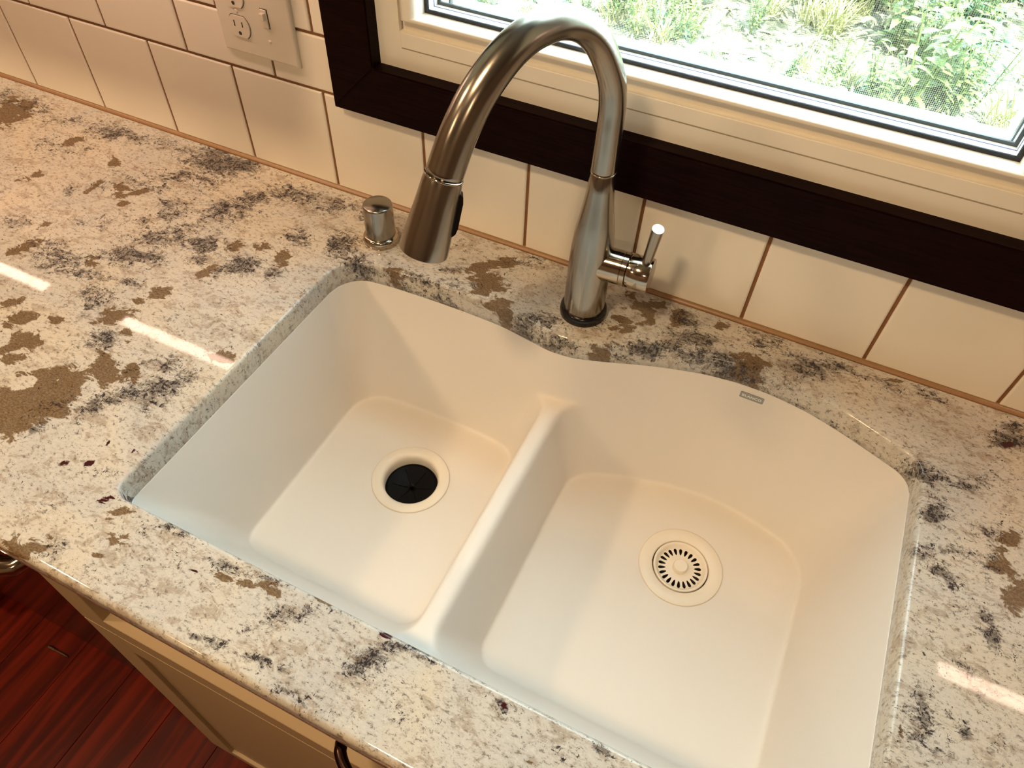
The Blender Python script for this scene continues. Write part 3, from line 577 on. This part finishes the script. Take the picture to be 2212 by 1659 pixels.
t = B(); t.from_mesh(tm); bmesh.ops.transform(t, matrix=MB @ Matrix.Translation((0, 0, .0009)) @ Matrix.Scale(1.12, 4, (1, 0, 0)), verts=t.verts)
le = obj('badge_lettering', t, LETTER, badge)

# ------------------------------------------------------------------ drains
dd = thing('disposal_drain', 'white drain flange with black rubber baffle in the left bowl', 'drain', tuple(DL))
T = Matrix.Translation(DL + Vector((0, 0, .0008)))
fl = lathe([(.0560, -.0020), (.0570, -.0006), (.0568, .0010), (.0555, .0019), (.0480, .0016), (.0430, .0006), (.0400, -.0030), (.0390, -.0090), (.0388, -.0300), (.0420, -.0300)], 72, T)
sharp(obj('flange', fl, DRAINW, dd), 60)
rb = lathe([(.0390, -.0190), (.0370, -.0172), (.0340, -.0180), (.0220, -.0215), (.0080, -.0240), (.0028, -.0248), (.0025, -.0300)], 48, T)
for k in range(6):
    a = k*PI/3+.3; t = tube([DL+Vector((.006*math.cos(a), .006*math.sin(a), -.0236)), DL+Vector((.030*math.cos(a), .030*math.sin(a), -.0188))], .0007, 6); merge(rb, t)
obj('rubber_baffle', rb, BAFFLE, dd, smooth=True)
obj('drain_well', lathe([(.0388, -.044), (0, -.044)], 32, T), RUBBER, dd)
dr = thing('basket_strainer', 'white basket strainer with slotted ring and centre knob in the right bowl', 'drain', tuple(DR))
T = Matrix.Translation(DR + Vector((0, 0, .0008)))
sharp(obj('flange', lathe([(.0560, -.0020), (.0570, -.0006), (.0568, .0009), (.0555, .0016), (.0480, .0014), (.0400, .0010), (.0386, .0002), (.0382, -.0040), (.0382, -.020)], 72, T), DRAINW, dr), 60)
obj('drain_well', lathe([(.0384, -.0195), (0, -.0195)], 48, T), SLOT, dr)
# basket: polar grid with real teardrop openings
bk = B(); NH = 22; rads = [.0, .0088, .0096, .0103, .013, .016, .0195] + [.0195+.0014*i for i in range(1, 8)] + [.0305, .0320, .0335, .0345, .0356, .0364, .0368, .0368]
def zr(r, i):
    if i == len(rads)-1: return -.012
    if r <= .0088: return .0034
    if r <= .0097: return .0024
    if r <= .0104: return -.0040
    if r < .0296: return -.0046 - .0012*(r-.0085)/.021
    if r < .0336: return -.0058 + .0062*((r-.0296)/.004)**1.2
    return .0006 + .0006*math.sin((r-.0335)/.0033*PI)
def hw(r):
    s = (r-.0195)/.0098
    return max(0.12, .58*math.sqrt(max(0, 1-((s-.72)/(.30 if s > .72 else .74))**2)))
RG = []
for i, r in enumerate(rads):
    ring = []
    for s in range(NH):
        h = hw(r) if .0190 < r < .0300 else .3
        for u in (-1, -h, 0, h):
            a = 2*PI*(s+u/2)/NH; ring.append(bk.verts.new((r*math.cos(a), r*math.sin(a), zr(r, i))))
    RG.append(ring)
n = NH*4
for i in range(len(rads)-1):
    for k in range(n):
        if rads[i] >= .0195 and rads[i+1] <= .0294 and k % 4 in (1, 2): continue
        q = [RG[i][k], RG[i][(k+1) % n], RG[i+1][(k+1) % n], RG[i+1][k]]
        if i == 0: q = [RG[1][k], RG[1][(k+1) % n], RG[0][0]]
        bk.faces.new(q)
bmesh.ops.delete(bk, geom=[v for v in bk.verts if not v.link_faces], context='VERTS')
bmesh.ops.transform(bk, matrix=T @ Matrix.Rotation(.1, 4, 'Z'), verts=bk.verts)
sharp(obj('strainer_basket', bk, DRAINW, dr), 40)

# ------------------------------------------------------------------ faucet
FB = Vector((1.0545, -.077, 0.0)); AZ = math.radians(-25)
fa = thing('kitchen_faucet', 'brushed nickel gooseneck pull-down faucet with a side lever behind the sink', 'faucet', tuple(FB))
T = Matrix.Translation(FB)
sharp(obj('base_ring', lathe([(0, 0), (.0302, 0), (.0306, .004), (.0302, .0095), (.0285, .0115), (.0255, .012), (0, .012)], 64, T), RUBBER, fa), 40)
body = lathe([(0, .010), (.0245, .010), (.0262, .0115), (.0263, .030), (.0260, .075), (.0254, .105), (.0236, .130), (.0205, .150), (.0176, .170), (.0152, .190), (.0140, .2105), (.0134, .2112), (0, .2112)], 64, T)
sharp(obj('body', body, FAUCET, fa), 40)
obj('spout_ring', lathe([(0, .2108), (.0141, .2108), (.0145, .2116), (.0141, .2126), (0, .2126)], 48, T), POLISH, fa, smooth=True)
sd = Vector((math.sin(AZ), -math.cos(AZ), 0))
ctr = [(0, .2126), (0, .235), (0, .262), (.001, .290), (.0085, .320), (.0290, .3560), (.0520, .3785), (.0770, .3900), (.1000, .3920), (.1235, .3880), (.1475, .3755), (.1728, .3528), (.1932, .3240), (.2098, .2905)]
pp = spline(ctr, 8); rr_ = [.0141+.0034*max(0, (i/len(pp)-.35)/.65)**1.3 for i in range(len(pp))]
P3 = [FB + sd*float(p[0]) + Vector((0, 0, float(p[1]))) for p in pp]
obj('spout_tube', tube(P3, rr_, 48), FAUCET, fa, smooth=True)
hd = (P3[-1]-P3[-4]).normalized(); hd = (hd + (sd*.225+Vector((0, 0, -.974)))*.6).normalized()
Z_ = hd; X_ = sd.cross(Z_).normalized(); Y_ = Z_.cross(X_)
HM = Matrix(((X_.x, Y_.x, Z_.x, P3[-1].x), (X_.y, Y_.y, Z_.y, P3[-1].y), (X_.z, Y_.z, Z_.z, P3[-1].z), (0, 0, 0, 1)))
obj('head_ring', lathe([(0, -.0004), (.0178, -.0004), (.0182, .0006), (.0179, .0016), (0, .0016)], 48, HM), POLISH, fa, smooth=True)
sharp(obj('spray_head', lathe([(0, .0016), (.0175, .0016), (.0184, .006), (.0196, .024), (.0212, .044), (.0226, .062), (.0233, .0735), (.0232, .0760), (.0222, .0770), (.0195, .0765), (.0190, .072), (0, .072)], 64, HM), FAUCET, fa), 40)
obj('spray_face', lathe([(.0190, .0732), (.0100, .0745), (0, .0750)], 40, HM), RUBBER, fa)
# spray toggle on the side of the head that faces the wall
side = (-(X_) if (-(X_)).y > 0 else X_); tb = B()
side = (Y_ if Y_.x > 0 else -Y_)
side = Vector((.86, .50, 0)); side = (side - Z_*side.dot(Z_)).normalized()
oth = Z_.cross(side)
for k, (rr0, zz) in enumerate(((.0190, .012), (.0222, .014), (.0236, .030), (.0244, .046), (.0216, .052))): pass
prof_t = [(.0165, .010), (.0212, .013), (.0228, .019), (.0246, .044), (.0238, .050), (.0200, .055)]
va = [tb.verts.new(P3[-1] + Z_*z + side*r + oth*.0060) for r, z in prof_t]; vb = [tb.verts.new(P3[-1] + Z_*z + side*r - oth*.0060) for r, z in prof_t]
tb.faces.new(va); tb.faces.new(vb[::-1])
for k in range(6): tb.faces.new((va[k], va[(k+1) % 6], vb[(k+1) % 6], vb[k]))
o = obj('spray_button', tb, RUBBER, fa); o['label'] = 'black spray button'
# valve hub and lever on the right
HA = math.radians(2); hx = Vector((math.cos(HA), math.sin(HA), .02)).normalized(); hz = (Vector((0, 0, 1)) - hx*hx.z).normalized(); hy = hz.cross(hx)
def HT(d): 
    o_ = FB + Vector((0, 0, .088)) + hx*d
    return Matrix(((hy.x, hz.x, hx.x, o_.x), (hy.y, hz.y, hx.y, o_.y), (hy.z, hz.z, hx.z, o_.z), (0, 0, 0, 1)))
sharp(obj('valve_hub', lathe([(0, .0), (.0210, .0), (.0210, .0408), (.0203, .0414), (.0210, .0420), (.0210, .0478), (.0200, .0486), (.0185, .0486), (0, .0486)], 56, HT(0)), POLISH, fa), 40)
hcap = obj('lever_hub', lathe([(0, .0), (.0180, .0), (.0180, .0012), (.0207, .0012), (.0213, .0020), (.0213, .0270), (.0205, .0282), (0, .0284)], 56, HT(.0484)), POLISH, fa)
sharp(hcap, 40)
dot = B(); cpt = FB + Vector((0, 0, .088)) + hx*.0545 + (-hy*math.cos(.75)+hz*math.sin(.75))*.0211
bmesh.ops.create_uvsphere(dot, u_segments=10, v_segments=6, radius=.0013, matrix=Matrix.Translation(cpt)); obj('index_dot', dot, SLOT, hcap)
lv0 = FB + Vector((0, 0, .088)) + hx*.066; ld = (hz*1.0 + hx*.12 - hy*.10).normalized()
lp = [lv0+ld*d for d in (.008, .016, .022, .042, .062, .0800)]
lev = tube(lp, [.0058, .0058, .0060, .0064, .0068, .0070], 28)
# slanted tip
tip = lp[-1]; sn = (ld*1.0 + Vector((.05, -.10, 0))).normalized()
bmesh.ops.bisect_plane(lev, geom=lev.verts[:]+lev.edges[:]+lev.faces[:], plane_co=tip - ld*.0052, plane_no=sn, clear_outer=True)
bmesh.ops.holes_fill(lev, edges=[e for e in lev.edges if e.is_boundary])
sharp(obj('lever', lev, FAUCET, fa), 35)

# ------------------------------------------------------------------ air gap cap
ag = thing('air_gap_cap', 'short brushed nickel air gap cap on the granite left of the faucet', 'air gap', (.7455, -.0745, 0))
T = Matrix.Translation((.7455, -.0745, 0))
sharp(obj('base_ring', lathe([(0, 0), (.0248, 0), (.0253, .003), (.0250, .0085), (.0232, .0118), (.0209, .0125), (.0200, .0125)], 56, T), POLISH, ag), 50)
sharp(obj('cap', lathe([(.0207, .0110), (.0207, .020), (.0203, .058), (.0198, .0602), (.0187, .0612), (0, .0612)], 56, T), FAUCET, ag), 50)

# ------------------------------------------------------------------ outlet plate
pc = Vector((.5345, 0, .2385)); ol = thing('outlet_plate', 'cream wall plate with a duplex outlet and a toggle switch on the tiles', 'outlet', tuple(pc))
pb = B(); hw_, hh = .0620, .0575
v = []
for ins, y in ((0, .0), (0, -.0030), (.0012, -.0048), (.0032, -.0055)):
    v.append([pb.verts.new(c) for c in ((pc.x-hw_+ins, y, pc.z-hh+ins), (pc.x+hw_-ins, y, pc.z-hh+ins), (pc.x+hw_-ins, y, pc.z+hh-ins), (pc.x-hw_+ins, y, pc.z+hh-ins))])
for a, b in zip(v, v[1:]):
    for k in range(4): pb.faces.new((a[k], a[(k+1) % 4], b[(k+1) % 4], b[k]))
pb.faces.new(v[-1]); obj('cover_plate', pb, PLASTIC, ol)
for cz in (pc.z-.0195, pc.z+.0195):
    ox = pc.x-.0265; t = B(); pts_ = []
    for k in range(48):
        a = 2*PI*k/48; x, z = .0172*math.cos(a), .0172*math.sin(a); z = max(-.0140, min(.0140, z)); pts_.append((x, z))
    f0 = [t.verts.new((ox+x*1.0, -.0050, cz+z)) for x, z in pts_]; f1 = [t.verts.new((ox+x*.985, -.0074, cz+z*.985)) for x, z in pts_]
    t.faces.new(f1)
    for k in range(48): t.faces.new((f0[k], f0[(k+1) % 48], f1[(k+1) % 48], f1[k]))
    fc = obj('receptacle', t, PLASTIC, ol)
    gp = B()
    for k in range(48):
        a, b = pts_[k], pts_[(k+1) % 48]; gp.faces.new([gp.verts.new((ox+p[0]*s, -.00562, cz+p[1]*s)) for p, s in ((a, .99), (b, .99), (b, 1.05), (a, 1.05))])
    obj('receptacle_gap', gp, SLOT, fc)
    for sx, hgt in ((-.0064, .0040), (.0064, .0034)): obj('slot', mkbox((ox+sx-.0009, -.0076, cz+.0025-hgt+.001), (ox+sx+.0009, -.0073, cz+.0025+hgt+.001)), SLOT, fc)
    t = B(); bmesh.ops.create_circle(t, cap_ends=True, segments=16, radius=.0026, matrix=Matrix.Translation((ox, -.0076, cz-.0085)) @ Matrix.Rotation(PI/2, 4, 'X')); obj('slot', t, SLOT, fc)
obj('screw', lathe([(0, .0015), (.0020, .0012), (.0028, .0)], 16, Matrix.Translation((pc.x-.0265, -.0055, pc.z)) @ Matrix.Rotation(PI/2, 4, 'X')), PLASTIC, ol)
tx = pc.x+.0200
obj('switch_frame', mkbox((tx-.0056, -.0060, pc.z-.0125), (tx+.0056, -.0050, pc.z+.0125)), SLOT, ol)
t = mkbox((tx-.0050, -.0075, pc.z-.0118), (tx+.0046, -.0050, pc.z+.0118), .0006, 1)
sw = obj('toggle_switch', t, PLASTIC, ol)
t = mkbox((tx-.0036, -.0125, pc.z-.0010), (tx+.0036, -.0060, pc.z+.0085), .0012, 2)
obj('toggle', t, PLASTIC, sw)
for dz in (-.0302, .0302): obj('screw', lathe([(0, .0015), (.0020, .0012), (.0028, .0)], 16, Matrix.Translation((tx, -.0055, pc.z+dz)) @ Matrix.Rotation(PI/2, 4, 'X')), PLASTIC, ol)

# ------------------------------------------------------------------ sink base cabinet
YD = -.636
def shaker(parent, nm, xa, xb, za, zb, y=YD, st=.055, rail=.042, toprail=None, rec=.013, mat=None):
    """frame and recessed panel door or drawer front, one mesh"""
    bm = B(); tr = toprail or rail; th = .019; mat = mat or CAB
    box(bm, (xa, y, za), (xa+st, y+th, zb), .0008, 1); box(bm, (xb-st, y, za), (xb, y+th, zb), .0008, 1)
    box(bm, (xa+st, y, za), (xb-st, y+th, za+rail), .0008, 1); box(bm, (xa+st, y, zb-tr), (xb-st, y+th, zb), .0008, 1)
    box(bm, (xa+st-.004, y+rec, za+rail-.004), (xb-st+.004, y+th-.001, zb-tr+.004))
    return obj(nm, bm, mat, parent)
def pull(parent, a, b, out=.026, r=.0050, bow=.0):
    """arched bar pull between two feet on the front face"""
    a = Vector(a); b = Vector(b); d = (b-a); n_ = Vector((0, -1, 0)); pts_ = []
    for k in range(25):
        s = k/24; pts_.append(a + d*s + n_*(out*math.sin(PI*min(1, max(0, s)))**.55 if 0 < s < 1 else Vector((0, 0, 0)).length))
    return obj('pull', tube(pts_, [r*(1.25-.25*math.sin(PI*k/24)) for k in range(25)], 14), BRONZE, parent, smooth=True)
def base_cabinet(name, label, x0, x1, cat='cabinet', drawer=True, doors=2, group=None):
    t = thing(name, label, cat, ((x0+x1)/2, -.30, ZF), group)
    bm = B()
    for a, b in (((x0, -.6165, ZF+.10), (x0+.018, -.004, -.0335)), ((x1-.018, -.6165, ZF+.10), (x1, -.004, -.0335)), ((x0+.018, -.6165, ZF+.10), (x1-.018, -.004, ZF+.118)),
                 ((x0+.018, -.020, ZF+.118), (x1-.018, -.004, -.0335)), ((x0+.018, -.6165, -.058), (x1-.018, -.598, -.0335)), ((x0, -.56, ZF+.0005), (x1, -.545, ZF+.10))): box(bm, a, b)
    obj('carcass', bm, CAB, t)
    d = shaker(t, 'drawer_front', x0+.0012, x1-.0012, -.2345, -.0450); xm = (x0+x1)/2
    pull(d, (xm-.049, YD, -.105), (xm+.049, YD, -.105))
    n_ = doors; wd = (x1-x0)/n_
    for k in range(n_):
        a, b = x0+.0012+wd*k, x0+wd*(k+1)-.0012
        dd_ = shaker(t, 'door', a, b, -.8170, -.2375, rail=.034, toprail=.055, rec=.006)
        hx_ = (b-.028) if k == 0 else (a+.028)
        pull(dd_, (hx_, YD, -.42), (hx_, YD, -.30))
    return t
base_cabinet('sink_cabinet', 'cream shaker base cabinet with a dark pull under the sink', .632, 1.546)
base_cabinet('base_cabinet', 'cream shaker base cabinet under the worktop right of the sink cabinet', 1.5465, 2.30, doors=2)
base_cabinet('base_cabinet', 'cream shaker base cabinet at the left end beyond the dishwasher', -.90, .018, doors=2)

# dishwasher left of the sink cabinet
dw = thing('dishwasher', 'dark steel dishwasher with a bar handle left of the sink cabinet', 'dishwasher', (.325, -.30, ZF))
obj('tub', mkbox((.022, -.575, ZF+.02), (.628, -.02, -.040)), SLOT, dw)
obj('toe_panel', mkbox((.024, -.545, ZF+.001), (.626, -.535, ZF+.10)), SLOT, dw)
obj('door', mkbox((.023, -.600, ZF+.110), (.627, -.5755, -.042), .003, 2), DWSTEEL, dw)
hd_ = B(); pts_ = []
for k in range(9):
    a = PI/2*k/8; pts_.append((.588-.0 + .014*math.sin(a) - .0, -.600 - .036*(1-math.cos(a)) - .0, -.125))
path = [(.050, -.600, -.125), (.050, -.632, -.125), (.055, -.645, -.125), (.068, -.650, -.125)] + [(.068+.50*k/10, -.650, -.125) for k in range(1, 11)] + [(.582, -.648, -.125), (.594, -.640, -.125), (.598, -.628, -.125), (.598, -.600, -.125)]
obj('handle', tube(path, .0120, 20), POLISH, dw, smooth=True)

# small metal bit lying on the floor in front of the dishwasher
bit = tube([(.160, -.630, ZF+.004), (.176, -.6295, ZF+.004), (.178, -.6295, ZF+.004), (.205, -.6287, ZF+.004), (.212, -.6285, ZF+.004)], [.0038, .0038, .0026, .0026, .0008], 12)
o = obj('drill_bit', bit, POLISH, origin=(.186, -.629, ZF)); tag(o, 'small shiny metal bit lying on the dark floor by the dishwasher', 'drill bit')

# ------------------------------------------------------------------ wall cabinets with light bars (seen as reflections in the stone)
def wall_cabinet(label, x0, x1, zb=.470):
    t = thing('wall_cabinet', label, 'cabinet', ((x0+x1)/2, -.0015, zb))
    obj('carcass', mkbox((x0, -.310, zb), (x1, -.0015, 1.40)), CAB, t)
    n_ = 2; wd = (x1-x0)/n_
    for k in range(n_): shaker(t, 'door', x0+.001+wd*k, x0+wd*(k+1)-.001, zb-.0, 1.398, y=-.330, rail=.055)
    return t
wall_cabinet('cream shaker wall cabinet on the wall left of the window', -.62, .645)
wall_cabinet('cream shaker wall cabinet on the wall right of the window', 1.585, 2.30)
for nm, x0, x1 in (('light bar under the left wall cabinet, nearer the window', .060, .560), ('light bar under the left wall cabinet, at its far left end', -.60, -.160), ('light bar under the wall cabinet right of the window', 1.705, 2.25)):
    t = thing('light_bar', nm, 'light', ((x0+x1)/2, -.092, .470))
    obj('housing', mkbox((x0-.003, -.106, .4605), (x1+.003, -.077, .470), .001, 1), TRIMW, t)
    obj('diffuser', mkbox((x0, -.1035, .4575), (x1, -.0805, .4604), .001, 1), LAMPB, t)
# ------------------------------------------------------------------ ceiling lamps
for lbl, x, y in (('recessed ceiling lamp over the sink, left one', -.45, -1.15), ('recessed ceiling lamp over the sink, right one', .80, -1.15), ('recessed ceiling lamp in the middle of the room, left one', -.35, -2.5), ('recessed ceiling lamp in the middle of the room, right one', 1.90, -2.5)):
    t = thing('ceiling_lamp', lbl, 'lamp', (x, y, ZT))
    T = Matrix.Translation((x, y, ZT))
    obj('trim_ring', lathe([(.096, -.001), (.118, -.001), (.118, -.006), (.098, -.006)], 40, T), TRIMW, t)
    obj('lens', lathe([(.0975, -.003), (0, -.0050)], 40, T), LAMPW if y > -2 else LAMPD, t)

# ------------------------------------------------------------------ garden outside
GZ = -1.0
gr = B(); rnd = random.Random(11)
nxg, nyg = 60, 70
gv = [[gr.verts.new((-2.5+7.5*i/nxg, .5+8.0*j/nyg, GZ + .05*noise.noise(Vector((i*.35, j*.35, 0))) + .03*noise.noise(Vector((i*.9, j*.9, 3))) + max(0, (.5+8.0*j/nyg-3.0))*.10)) for j in range(nyg+1)] for i in range(nxg+1)]
for i in range(nxg):
    for j in range(nyg): gr.faces.new((gv[i][j], gv[i+1][j], gv[i+1][j+1], gv[i][j+1]))
def garden_ground():
    mt, nt, bs = nodes('dry_ground'); v = tex(nt, coord(nt), 9, 5, .7, .5); v2 = tex(nt, coord(nt, (1, 3, 1)), 40, 4, .7)
    c = mixc(nt, smooth(nt, v, .35, .65), (.016, .013, .009), (.34, .31, .22)); c = mixc(nt, mth(nt, 'MULTIPLY', v2, .6), c, (.035, .055, .018)); L(nt, c, bs.inputs['Base Color']); bs.inputs['Roughness'].default_value = .9; return mt
o = obj('garden_ground', gr, garden_ground(), smooth=True); o['kind'] = 'structure'
LEAF = [leaf('leaf_fresh', (.018, .058, .008), (.20, .27, .075)), leaf('leaf_blue', (.025, .095, .042), (.12, .25, .13)), leaf('leaf_yellow', (.20, .22, .07), (.46, .43, .20))]
def add_leaf(bm, p, d, ln, wd, droop):
    side_ = d.cross(Vector((0, 0, 1)));
    if side_.length < .01: side_ = Vector((1, 0, 0))
    side_.normalize(); upv = side_.cross(d).normalized(); rows_ = []
    for s, w_ in ((0, .12), (.3, .85), (.62, .9), (1, .0)):
        c_ = p + d*ln*s - Vector((0, 0, 1))*droop*ln*s*s + upv*0
        if w_ == 0: rows_.append([bm.verts.new(c_)])
        else: rows_.append([bm.verts.new(c_ - side_*wd*w_*.5 + upv*wd*.10), bm.verts.new(c_), bm.verts.new(c_ + side_*wd*w_*.5 + upv*wd*.10)])
    for a, b in zip(rows_, rows_[1:]):
        if len(b) == 1: bm.faces.new((a[0], a[1], b[0])); bm.faces.new((a[1], a[2], b[0]))
        else: bm.faces.new((a[0], a[1], b[1], b[0])); bm.faces.new((a[1], a[2], b[2], b[1]))
def plant_mesh(kind, seed):
    rn = random.Random(seed); fol = B(); stm = B()
    if kind == 0:      # broad leaves on upright stems
        for s in range(7):
            a = rn.uniform(0, 2*PI); lean = rn.uniform(.05, .35); h = rn.uniform(.22, .42); top = Vector((math.cos(a)*lean*h, math.sin(a)*lean*h, h))
            merge(stm, tube([Vector((math.cos(a)*.02, math.sin(a)*.02, 0)), top*.5, top], .003, 5))
            for k in range(9):
                u = .2+.8*k/8; b = k*2.4+rn.uniform(-.4, .4); dv = Vector((math.cos(b), math.sin(b), rn.uniform(.1, .7))).normalized()
                add_leaf(fol, top*u, dv, rn.uniform(.06, .12), rn.uniform(.025, .048), rn.uniform(.2, .6))
    elif kind == 1:    # low rosette
        for k in range(26):
            b = k*2.4; dv = Vector((math.cos(b), math.sin(b), rn.uniform(.25, 1.1))).normalized(); add_leaf(fol, Vector((0, 0, .01)), dv, rn.uniform(.14, .26), rn.uniform(.04, .07), rn.uniform(.3, .7))
        merge(stm, tube([Vector((0, 0, 0)), Vector((0, 0, .03))], .01, 6))
    elif kind == 2:    # grass tuft
        for k in range(70):
            b = rn.uniform(0, 2*PI); dv = Vector((math.cos(b)*.5, math.sin(b)*.5, 1)).normalized(); add_leaf(fol, Vector((rn.uniform(-.05, .05), rn.uniform(-.05, .05), 0)), dv, rn.uniform(.14, .34), .007, rn.uniform(.1, .6))
        merge(stm, tube([Vector((0, 0, 0)), Vector((0, 0, .02))], .012, 6))
    else:              # fine leaved weed
        for s in range(9):
            a = rn.uniform(0, 2*PI); h = rn.uniform(.15, .38); top = Vector((math.cos(a)*.3*h, math.sin(a)*.3*h, h)); merge(stm, tube([Vector((0, 0, 0)), top], .002, 4))
            for k in range(14):
                b = rn.uniform(0, 2*PI); dv = Vector((math.cos(b), math.sin(b), rn.uniform(0, .8))).normalized(); add_leaf(fol, top*(.2+.8*k/13), dv, rn.uniform(.03, .06), rn.uniform(.010, .018), .3)
    return fol, stm
KN = ('leafy_plant', 'rosette_plant', 'grass_tuft', 'fine_leaved_plant')
KL = ('upright leafy green plant growing in the garden outside the window', 'low rosette of broad green leaves in the garden outside the window', 'tuft of long grass blades in the garden outside the window', 'small leaved bushy weed in the garden outside the window')
KG = ('leafy plants outside the window', 'leaf rosettes outside the window', 'grass tufts outside the window', 'fine leaved plants outside the window')
protos = []
for k in range(4):
    t = thing(KN[k], KL[k], 'plant' if k != 2 else 'grass', (0, 0, 0), KG[k])
    fo, st = plant_mesh(k, 21+k); obj('foliage', fo, LEAF[(0, 1, 2, 0)[k]], t); obj('stem', st, LEAF[0], t); protos.append(t)
def ground_z(x, y):
    i = (x+2.5)/7.5*nxg; j = (y-.5)/8.0*nyg
    return GZ + .05*noise.noise(Vector((i*.35, j*.35, 0))) + .03*noise.noise(Vector((i*.9, j*.9, 3))) + max(0, y-3.0)*.10
cov = B(); rc = random.Random(9)
for _ in range(5200):
    x = rc.uniform(-1.2, 3.0); y = rc.uniform(1.9, 5.8); b = rc.uniform(0, 2*PI)
    add_leaf(cov, Vector((x, y, ground_z(x, y)+rc.uniform(0, .03))), Vector((math.cos(b), math.sin(b), rc.uniform(.1, 1.2))).normalized(), rc.uniform(.03, .11), rc.uniform(.006, .024), rc.uniform(.2, .6))
o = obj('ground_cover', cov, LEAF[2]); tag(o, 'low pale ground cover and litter spread between the garden plants', 'ground cover'); o['kind'] = 'stuff'
used = [False]*4; cnt = 0
for n_ in range(560):
    y = rnd.uniform(1.75, 5.3); x = rnd.uniform(-.9, 2.7)
    if y < 2.4 and rnd.random() < .45: continue
    if noise.noise(Vector((x*1.1, y*1.1, 7))) < -.22 and rnd.random() < .7: continue
    k = rnd.choices((0, 1, 2, 3), (4, 1.6, 4, 4))[0]; src = protos[k]
    if not used[k]: c = src; used[k] = True
    else:
        c = src.copy(); C.objects.link(c)
        for ch in list(src.children):
            d = ch.copy(); C.objects.link(d); d.parent = c
    s = rnd.uniform(.6, 1.15) if y > 2.75 else rnd.uniform(.35, .6)
    c.location = (x, y, ground_z(x, y)-.005); c.rotation_euler = (0, 0, rnd.uniform(0, 6.28)); c.scale = (s, s, s); cnt += 1

# everything stands on a floor at z = 0
for o in SC.objects:
    if o.parent is None: o.location.z += ZC
